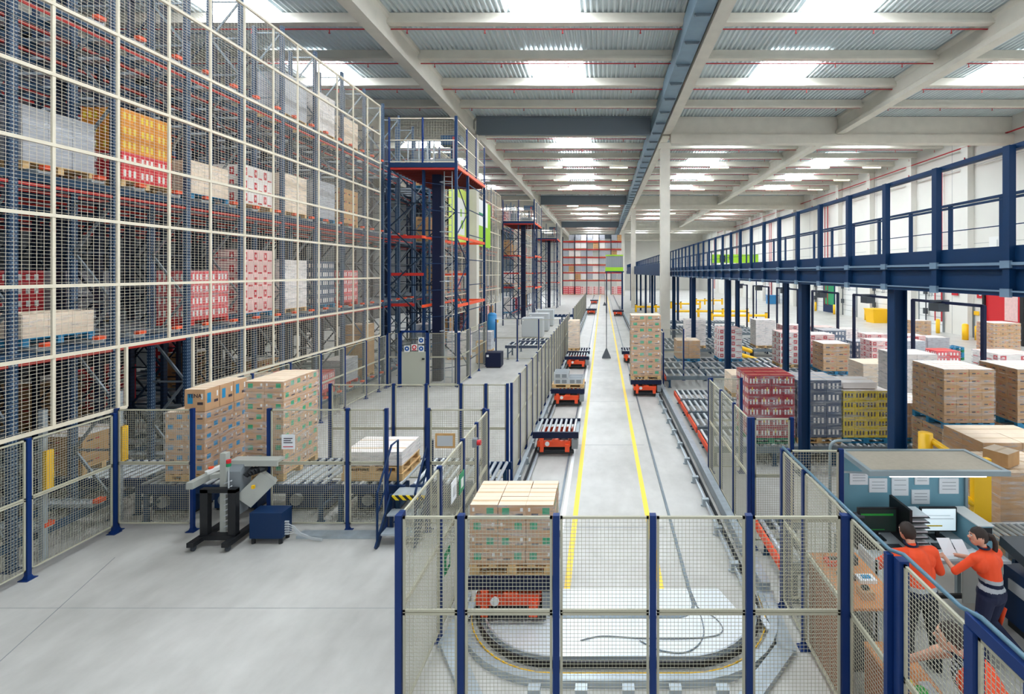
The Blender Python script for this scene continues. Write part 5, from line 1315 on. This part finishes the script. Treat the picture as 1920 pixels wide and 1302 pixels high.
# dark machine at the right edge
T = thing('strapping_table', 'dark grey and blue machine with a sloping lid at the right edge', 'machine', (6.1, 6.6, 0))
MB().box(5.72,6.9,6.0,7.0,0.1,0.85).build('cabinet','deep_blue',T); MB().bar((6.3,5.9,0.95),(6.3,7.05,1.15),1.2,0.14).build('lid','dark_grey',T)
MB().bar((6.25,6.1,1.06),(6.25,6.8,1.19),0.7,0.02).build('lid_panel','light_grey',T); MB().box(5.70,5.72,6.1,6.9,0.55,0.7).build('trim','light_grey',T)
MB().box(5.74,6.88,6.05,6.95,0,0.1).build('plinth','black',T)
conveyor_x('short roller conveyor right of the desk behind the dark machine', 5.95, 7.2, 7.25, 7.9, 0.95, 0.11, 'light_grey', r=0.025)
# workbenches on the right
T = thing('workbench', 'workbench with a brown side panel behind the near right fence', 'workbench', (3.1, 6.0, 0))
MB().box(2.78,2.81,5.5,6.6,0.02,1.2).build('side_panel','bench_brown',T); MB().box(2.78,3.4,5.5,6.6,1.2,1.23).build('top','bench_wood',T)
for (x,y) in ((3.36,5.54),(3.36,6.56)): MB().cbox(x,y,0,0.05,0.05,1.2).build('leg','galv',T)
MB().box(2.82,3.36,5.52,6.58,0.5,0.52).build('shelf','dark_grey',T)
its = [(2.98,6.35,.2,.14,.06,'orange','orange tape dispenser on the brown workbench'),(3.2,6.4,.16,.2,.1,'dark_grey','dark toolbox on the brown workbench'),(3.0,6.05,.18,.12,.05,'print_dark','dark scanner lying on the brown workbench'),(3.22,6.0,.2,.14,.04,'paper','stack of labels on the brown workbench'),(3.05,5.7,.14,.14,.09,'carton','small carton at the near end of the brown workbench')]
for (x,y,a,b,h,m,lb) in its:
    T = thing(lb.split(' ')[1] if False else 'bench_item', lb, 'bench item', (x,y,1.23))
    T.name = {'orange':'tape_dispenser','dark_grey':'toolbox','print_dark':'hand_scanner','paper':'label_stack','carton':'small_carton'}[m]
    T['category'] = {'orange':'tape dispenser','dark_grey':'toolbox','print_dark':'scanner','paper':'labels','carton':'carton'}[m]
    MB().cbox(x,y,1.231,a,b,h).build('body',m,T); MB().cbox(x,y,1.231+h,a*.5,b*.4,h*.35).build('lid' if m!='orange' else 'tape_roll','black' if m!='paper' else 'print_blue',T)
T = thing('workbench', 'second workbench with an orange wooden top, where the worker leans', 'workbench', (3.0, 4.6, 0))
MB().box(2.82,3.22,4.15,5.3,0.98,1.01).build('top','bench_wood',T)
for (x,y) in ((2.86,4.2),(3.18,4.2),(2.86,5.26),(3.18,5.26)): MB().cbox(x,y,0,0.05,0.05,0.98).build('leg','galv',T)
MB().box(2.82,2.84,4.17,5.28,0.3,0.98).build('side_panel','bench_brown',T)
T = thing('ribbon_reel', 'green and yellow ribbon reels on the second workbench', 'reel', (2.95, 4.7, 1.01))
MB().cyl((2.93,4.72,1.02),(2.93,4.72,1.07),0.05,16).build('yellow_reel','print_yellow',T); MB().cyl((2.99,4.6,1.02),(2.99,4.6,1.08),0.06,16).build('green_reel','ribbon_green',T)
o = MB().use('steel_bright').box(3.05,3.16,4.3,4.75,1.011,1.04).build('steel_rule'); tag(o, 'bright steel rail lying on the second workbench', 'rail')
o = MB().use('light_grey').box(3.44,3.47,6.2,6.6,0.02,1.35).box(3.42,3.49,6.2,6.23,0.0,1.35).build('side_cabinet'); tag(o, 'grey steel side screen between the workbench and the standing man', 'screen')
conveyor_x('tilted-looking steel roller table at the bottom right, beside the leaning worker', 2.85, 3.3, 3.2, 4.1, 0.9, 0.07, 'galv_dark', r=0.02)

# ------------------------------------------------------------------ people
def human(label, name_loc, rotz, J, segs, extra, mats, vox=0.009):
    """J joints in the person's own frame (x right, y forward, z up); segs = (a, b, ra, rb, material)"""
    mb = MB()
    for a, b, ra, rb, m in segs:
        A = Vector(J[a] if isinstance(a, str) else a); B = Vector(J[b] if isinstance(b, str) else b)
        mb.cyl(A, B, ra, 14, rb); mb.ball(A, ra*0.99, ra*0.99, ra*0.99, 14, 10); mb.ball(B, rb*0.99, rb*0.99, rb*0.99, 14, 10)
    for c_, rx, ry, rz, m in extra: mb.ball(c_, rx, ry, rz, 18, 14)
    me = mb.mesh('body'); o = bpy.data.objects.new('tmp', me); COL.objects.link(o)
    r = o.modifiers.new('r', 'REMESH'); r.mode = 'VOXEL'; r.voxel_size = vox
    s = o.modifiers.new('s', 'SMOOTH'); s.iterations = 4; s.factor = 0.6
    dg = bpy.context.evaluated_depsgraph_get(); dg.update()
    me2 = bpy.data.meshes.new_from_object(o.evaluated_get(dg)); me2.name = 'person'
    bpy.data.objects.remove(o)
    me2.materials.clear()
    for m in mats: me2.materials.append(M[m])
    # colour each face by the limb it belongs to
    S_ = []
    for a, b, ra, rb, m in segs:
        A = Vector(J[a] if isinstance(a, str) else a); B = Vector(J[b] if isinstance(b, str) else b); S_.append((A, B-A, (B-A).length_squared, ra, rb, m))
    idx = []
    for p in me2.polygons:
        c0 = p.center; best = 9e9; bm = 0
        for A, D_, L2, ra, rb, m in S_:
            t = max(0, min(1, (c0-A).dot(D_)/L2)) if L2 > 0 else 0
            dd = (c0-(A+D_*t)).length - (ra+(rb-ra)*t)
            if dd < best: best = dd; bm = m
        for c_, rx, ry, rz, m in extra:
            q = ((c0.x-c_[0])/rx, (c0.y-c_[1])/ry, (c0.z-c_[2])/rz); dd = (sqrt(q[0]**2+q[1]**2+q[2]**2)-1)*min(rx,ry,rz)
            if dd < best: best = dd; bm = m
        if callable(bm): bm = bm(c0)
        idx.append(bm)
    me2.polygons.foreach_set('material_index', idx)
    me2.polygons.foreach_set('use_smooth', [True]*len(me2.polygons))
    P = bpy.data.objects.new('person', me2); COL.objects.link(P)
    P.location = name_loc; P.rotation_euler = (0,0,rotz)
    tag(P, label, 'person')
    if 'leaning' in label: P.scale = (1.06,)*3
    return P
def attach(P, mb, name, m=None):
    me = mb if not isinstance(mb, MB) else None
    if m: mb.mats = [m]; mb.m = [0]*len(mb.f)
    me = mb.mesh(name); me.polygons.foreach_set('use_smooth', [True]*len(me.polygons))
    o = bpy.data.objects.new(name, me); COL.objects.link(o); o.parent = P; return o
def hand_segs(wrist, d, side, palm_n, m, curl=0.35, s=1.0):
    """palm, four fingers of different length and a thumb; d = pointing direction, palm_n = palm normal"""
    d = Vector(d).normalized(); n = Vector(palm_n).normalized(); sd = d.cross(n).normalized()*side
    w0 = Vector(wrist); out = []
    for k, (off, L) in enumerate(((-0.03,.062),(-0.01,.074),(0.011,.07),(0.031,.055))):
        b = w0 + d*0.085*s + sd*off*s
        out.append((tuple(w0 + d*0.015 + sd*off*0.6*s), tuple(b), .013*s, .011*s, m))
        mid = b + (d*cos(curl) + n*sin(curl))*L*0.55*s; tip = mid + (d*cos(curl*2.2) + n*sin(curl*2.2))*L*0.5*s
        out.append((tuple(b), tuple(mid), .0095*s, .0088*s, m)); out.append((tuple(mid), tuple(tip), .0088*s, .0075*s, m))
    tb = w0 + d*0.03*s - sd*0.028*s; tm = tb + (d*0.6 - sd*0.75).normalized()*0.04*s; tt = tm + (d*0.9 - sd*0.3 + n*0.3).normalized()*0.032*s
    out.append((tuple(tb), tuple(tm), .012*s, .0105*s, m)); out.append((tuple(tm), tuple(tt), .0105*s, .0085*s, m))
    return out
def head_extra(c, m_skin, fwd=(0,1,0)):
    f = Vector(fwd).normalized(); r = Vector((f.y,-f.x,0)).normalized(); C_ = Vector(c)
    up = Vector((0,0,1))
    E = [(tuple(C_), .078, .095, .112, m_skin), (tuple(C_+f*0.02-up*0.065), .055, .062, .05, m_skin)]
    E.append((tuple(C_+f*0.098-up*0.012), .014, .018, .022, m_skin))
    for s in (-1, 1): E.append((tuple(C_+r*0.078*s-up*0.008), .014, .016, .03, m_skin))
    return E
def face_parts(P, c, fwd):
    f = Vector(fwd).normalized(); r = Vector((f.y,-f.x,0)).normalized(); C_ = Vector(c); up = Vector((0,0,1))
    for s in (-1, 1):
        attach(P, MB().ball(tuple(C_+f*0.077+r*0.031*s+up*0.018), .013,.013,.008,10,8), 'eye', 'white')
        attach(P, MB().ball(tuple(C_+f*0.0875+r*0.031*s+up*0.018), .005,.0055,.006,8,6), 'pupil', 'hair_dark')
        attach(P, MB().bar(tuple(C_+f*0.09+r*0.018*s+up*0.038), tuple(C_+f*0.082+r*0.046*s+up*0.038), .008,.006), 'eyebrow', 'hair_brown')
    attach(P, MB().bar(tuple(C_+f*0.084-r*0.022-up*0.052), tuple(C_+f*0.084+r*0.022-up*0.052), .012,.008), 'mouth', 'lips')
def hair_cap(c, fwd, rx, ry, rz, back=0.015):
    """a shell over the top and back of the head"""
    f = Vector(fwd).normalized(); C_ = Vector(c)-f*back+Vector((0,0,0.012)); mb = MB()
    nu, nv = 22, 12; vs = []; r = Vector((f.y,-f.x,0))
    for j in range(nv+1):
        for i in range(nu):
            a = 2*pi*i/nu; front = cos(a)
            lim = 0.38*pi if front > 0.5 else (0.72*pi if front < -0.3 else 0.56*pi)
            t = lim*j/nv; wv = 1+0.02*sin(7*a)*sin(5*t)
            vs.append(tuple(C_ + f*(ry*sin(t)*cos(a))*wv + r*(rx*sin(t)*sin(a))*wv + Vector((0,0,rz*cos(t)*wv))))
    fs = [(j*nu+i, j*nu+(i+1)%nu, (j+1)*nu+(i+1)%nu, (j+1)*nu+i) for j in range(nv) for i in range(nu)]
    return mb.add(vs, fs)

SK, SH, TR, NV, RF, BT = 0, 1, 2, 3, 4, 5
mats_m = ['skin','hivis','trousers_black','navy','reflective','black']
def torso_col(z_hem, bands):
    def f(c0):
        for lo, hi, m in bands:
            if lo <= c0.z < hi: return m
        return SH
    return f
# man, back towards the camera, arms forward on the desk
tc = torso_col(0, ((0,0.99,TR),(0.99,1.06,NV),(1.06,1.11,RF)))
J = {'pel':(0,0,0.95),'wst':(0,0.03,1.1),'chs':(0,0.10,1.33),'nk':(0,0.16,1.5),'hd':(0,0.2,1.6),'hl':(-.1,0,0.93),'hr':(.1,0,0.93),
     'kl':(-.14,0.05,0.5),'kr':(.15,-0.03,0.5),'al':(-.17,-0.02,0.09),'ar':(.17,-0.08,0.09),'fl':(-.19,0.14,0.04),'fr':(.19,0.09,0.04),
     'sl':(-.26,0.12,1.41),'sr':(.26,0.12,1.41),'el':(-.44,0.26,1.2),'er':(.4,0.16,1.14),'wl':(-.36,0.52,1.13),'wr':(.2,0.42,1.12)}
hd = torso_col
arm_s = [('sl','el',.072,.062,SH),('sr','er',.072,.062,SH),('el','wl',.042,.029,SK),('er','wr',.042,.029,SK)]
segs = [((-.06,0,.97),(-.05,.03,1.1),.145,.15,tc),((.06,0,.97),(.05,.03,1.1),.145,.15,tc),('wst','chs',.16,.18,tc),((-.14,.12,1.33),(.14,.12,1.33),.135,.135,SH),((-.1,.08,1.2),(.1,.08,1.2),.14,.14,tc),('sl','sr',.08,.08,SH),('chs','nk',.12,.06,SH),('nk','hd',.055,.055,SK),
        ('hl','kl',.105,.075,TR),('hr','kr',.105,.075,TR),('kl','al',.075,.055,TR),('kr','ar',.075,.055,TR),('al','fl',.045,.04,BT),('ar','fr',.045,.04,BT)] + arm_s
segs += hand_segs(J['wl'], (0.15,1,-0.05), -1, (0,0,-1), SK) + hand_segs(J['wr'], (-0.2,1,-0.1), 1, (0,0,-1), SK)
hc = (0, 0.24, 1.63)
PM = human('man in an orange polo shirt with his back turned, working at the packing desk', (3.98, 6.14, 0), 0.12, J, segs, head_extra(hc, SK, (-.1,1,0)), mats_m)
attach(PM, hair_cap(hc, (-.1,1,0), .088, .108, .118), 'hair', 'hair_brown')
attach(PM, MB().tube([(cos(a)*0.072, 0.165+sin(a)*0.07, 1.515+0.01*sin(a)) for a in [k*pi/8 for k in range(17)]], .016, 8), 'collar', 'navy')
face_parts(PM, hc, (-.1,1,0))
# woman, turned to the left, holding papers
tw = torso_col(0, ((0,0.95,TR),(0.95,1.0,NV),(1.0,1.05,RF),(1.05,1.09,NV),(1.09,1.14,RF)))
J = {'pel':(0,0,0.93),'wst':(0,0.01,1.08),'chs':(0,0.06,1.3),'nk':(0,0.1,1.45),'hd':(0,0.13,1.53),'hl':(-.09,0,0.9),'hr':(.09,0,0.9),
     'kl':(-.11,0.06,0.48),'kr':(.12,0.10,0.50),'al':(-.12,0.0,0.09),'ar':(.13,-0.28,0.30),'fl':(-.13,0.16,0.04),'fr':(.13,-0.30,0.17),
     'sl':(-.2,0.07,1.37),'sr':(.2,0.07,1.37),'el':(-.36,0.2,1.16),'er':(.27,0.26,1.15),'wl':(-.2,0.46,1.16),'wr':(-.02,0.46,1.17)}
arm_s = [('sl','el',.052,.046,SH),('sr','er',.052,.046,SH),('el','wl',.036,.025,SK),('er','wr',.036,.025,SK)]
segs = [('pel','wst',.14,.125,tw),('wst','chs',.13,.14,tw),((-.11,.07,1.29),(.11,.07,1.29),.115,.115,SH),((-.05,0,.94),(.05,0,.94),.135,.135,tw),('sl','sr',.06,.06,SH),('chs','nk',.085,.048,SH),('nk','hd',.045,.045,SK),
        ('hl','kl',.105,.07,TR),('hr','kr',.11,.07,TR),('kl','al',.068,.05,TR),('kr','ar',.068,.05,TR),('al','fl',.04,.036,BT),('ar','fr',.042,.036,BT)] + arm_s
segs += hand_segs(J['wl'], (0.3,1,0.1), -1, (0.6,0,-1), SK, .6, .92) + hand_segs(J['wr'], (-0.4,1,0.1), 1, (-.6,0,-1), SK, .6, .92)
hc = (-.02, 0.16, 1.57); fw = (-.8, .6, 0)
PW = human('woman with a ponytail and orange polo shirt reading papers at the desk', (4.93, 6.22, 0), 0.3, J, segs, head_extra(hc, SK, fw), mats_m[:2]+['trousers_navy']+mats_m[3:])
attach(PW, hair_cap(hc, fw, .086, .106, .116), 'hair', 'hair_brown')
b0 = Vector(hc) - Vector(fw).normalized()*0.1
attach(PW, MB().tube([tuple(b0+Vector((0,0,.04))), tuple(b0+Vector((.05,-.03,.03))), tuple(b0+Vector((.08,-.05,-.05))), tuple(b0+Vector((.08,-.05,-.13))), tuple(b0+Vector((.07,-.04,-.19)))], .03, 10), 'ponytail', 'hair_brown')
attach(PW, MB().ball(tuple(b0+Vector((.03,-.015,.035))), .022, .022, .03, 10, 8), 'hair_band', 'black')
attach(PW, MB().tube([(cos(a)*0.062, 0.10+sin(a)*0.06, 1.465) for a in [k*pi/8 for k in range(17)]], .014, 8), 'collar', 'navy')
attach(PW, MB().bar((.205,-.02,.72),(.195,.04,.45),.012,.05), 'trouser_stripe', 'hivis')
face_parts(PW, hc, fw)
o = MB().use('paper').quad((4.62,6.62,1.17),(4.80,6.64,1.17),(4.80,6.80,1.32),(4.62,6.80,1.32)).quad((4.82,6.64,1.17),(4.98,6.66,1.17),(4.98,6.80,1.30),(4.82,6.80,1.30)).build('paper_sheet')
so = o.modifiers.new('thickness','SOLIDIFY'); so.thickness = 0.002
tag(o, 'pair of white sheets held up by the woman at the desk', 'paper')
# worker leaning over the bench
J = {'pel':(0,0,0.95),'wst':(0,0.08,1.12),'chs':(0,0.2,1.32),'nk':(0,0.3,1.47),'hd':(0,0.34,1.55),'hl':(-.1,0,0.94),'hr':(.1,0,0.94),
     'kl':(-.14,0.06,0.5),'kr':(.14,0.04,0.5),'al':(-.16,-0.04,0.09),'ar':(.17,-0.05,0.09),'fl':(-.18,0.13,0.04),'fr':(.2,0.12,0.04),
     'sl':(-.23,0.22,1.4),'sr':(.23,0.22,1.4),'el':(-.33,0.34,1.16),'er':(.36,0.42,1.2),'wl':(-.12,0.5,1.04),'wr':(.36,0.68,1.03)}
def vest(c0):
    if c0.z < 0.97: return TR
    return SH if abs(c0.x) > 0.09 or c0.y < (c0.z-0.95)*0.55 else 3
segs = [('pel','wst',.16,.165,vest),('wst','chs',.165,.175,vest),((-.13,.2,1.32),(.13,.2,1.32),.125,.125,vest),('sl','sr',.075,.075,SH),('chs','nk',.1,.06,vest),('nk','hd',.055,.055,SK),
        ('hl','kl',.105,.075,TR),('hr','kr',.105,.075,TR),('kl','al',.075,.055,TR),('kr','ar',.075,.055,TR),('al','fl',.045,.04,BT),('ar','fr',.045,.04,BT),
        ('sl','el',.068,.052,lambda c0: 3 if c0.z > 1.29 else SK),('sr','er',.068,.052,lambda c0: 3 if c0.z > 1.3 else SK),('el','wl',.042,.029,SK),('er','wr',.042,.029,SK)]
segs += hand_segs(J['wl'], (0.4,.9,-0.1), -1, (0,0,-1), SK, .5) + hand_segs(J['wr'], (-0.1,1,-0.1), 1, (0,0,-1), SK, .5)
hc = (0, 0.38, 1.60); fw = (0,1,-0.3)
PL = human('man in an orange vest over a striped shirt, leaning over the second workbench', (3.50, 4.28, 0), radians(65), J, segs, head_extra(hc, SK, (0,1,0)), ['skin','hivis','trousers_navy','striped_shirt','reflective','black'])
attach(PL, hair_cap(hc, (0,1,0), .087, .106, .114, .02), 'hair', 'hair_brown')
face_parts(PL, hc, (0,1,0))
sb = MB()
for k in range(6): sb.bar((-.08,.375-k*.02,1.34-k*.045),(.08,.375-k*.02,1.34-k*.045),.014,.02)
attach(PL, MB().tube([(cos(a)*0.075, 0.29+sin(a)*0.07, 1.475+0.02*sin(a)) for a in [k*pi/8 for k in range(17)]], .014, 8), 'collar', 'navy')
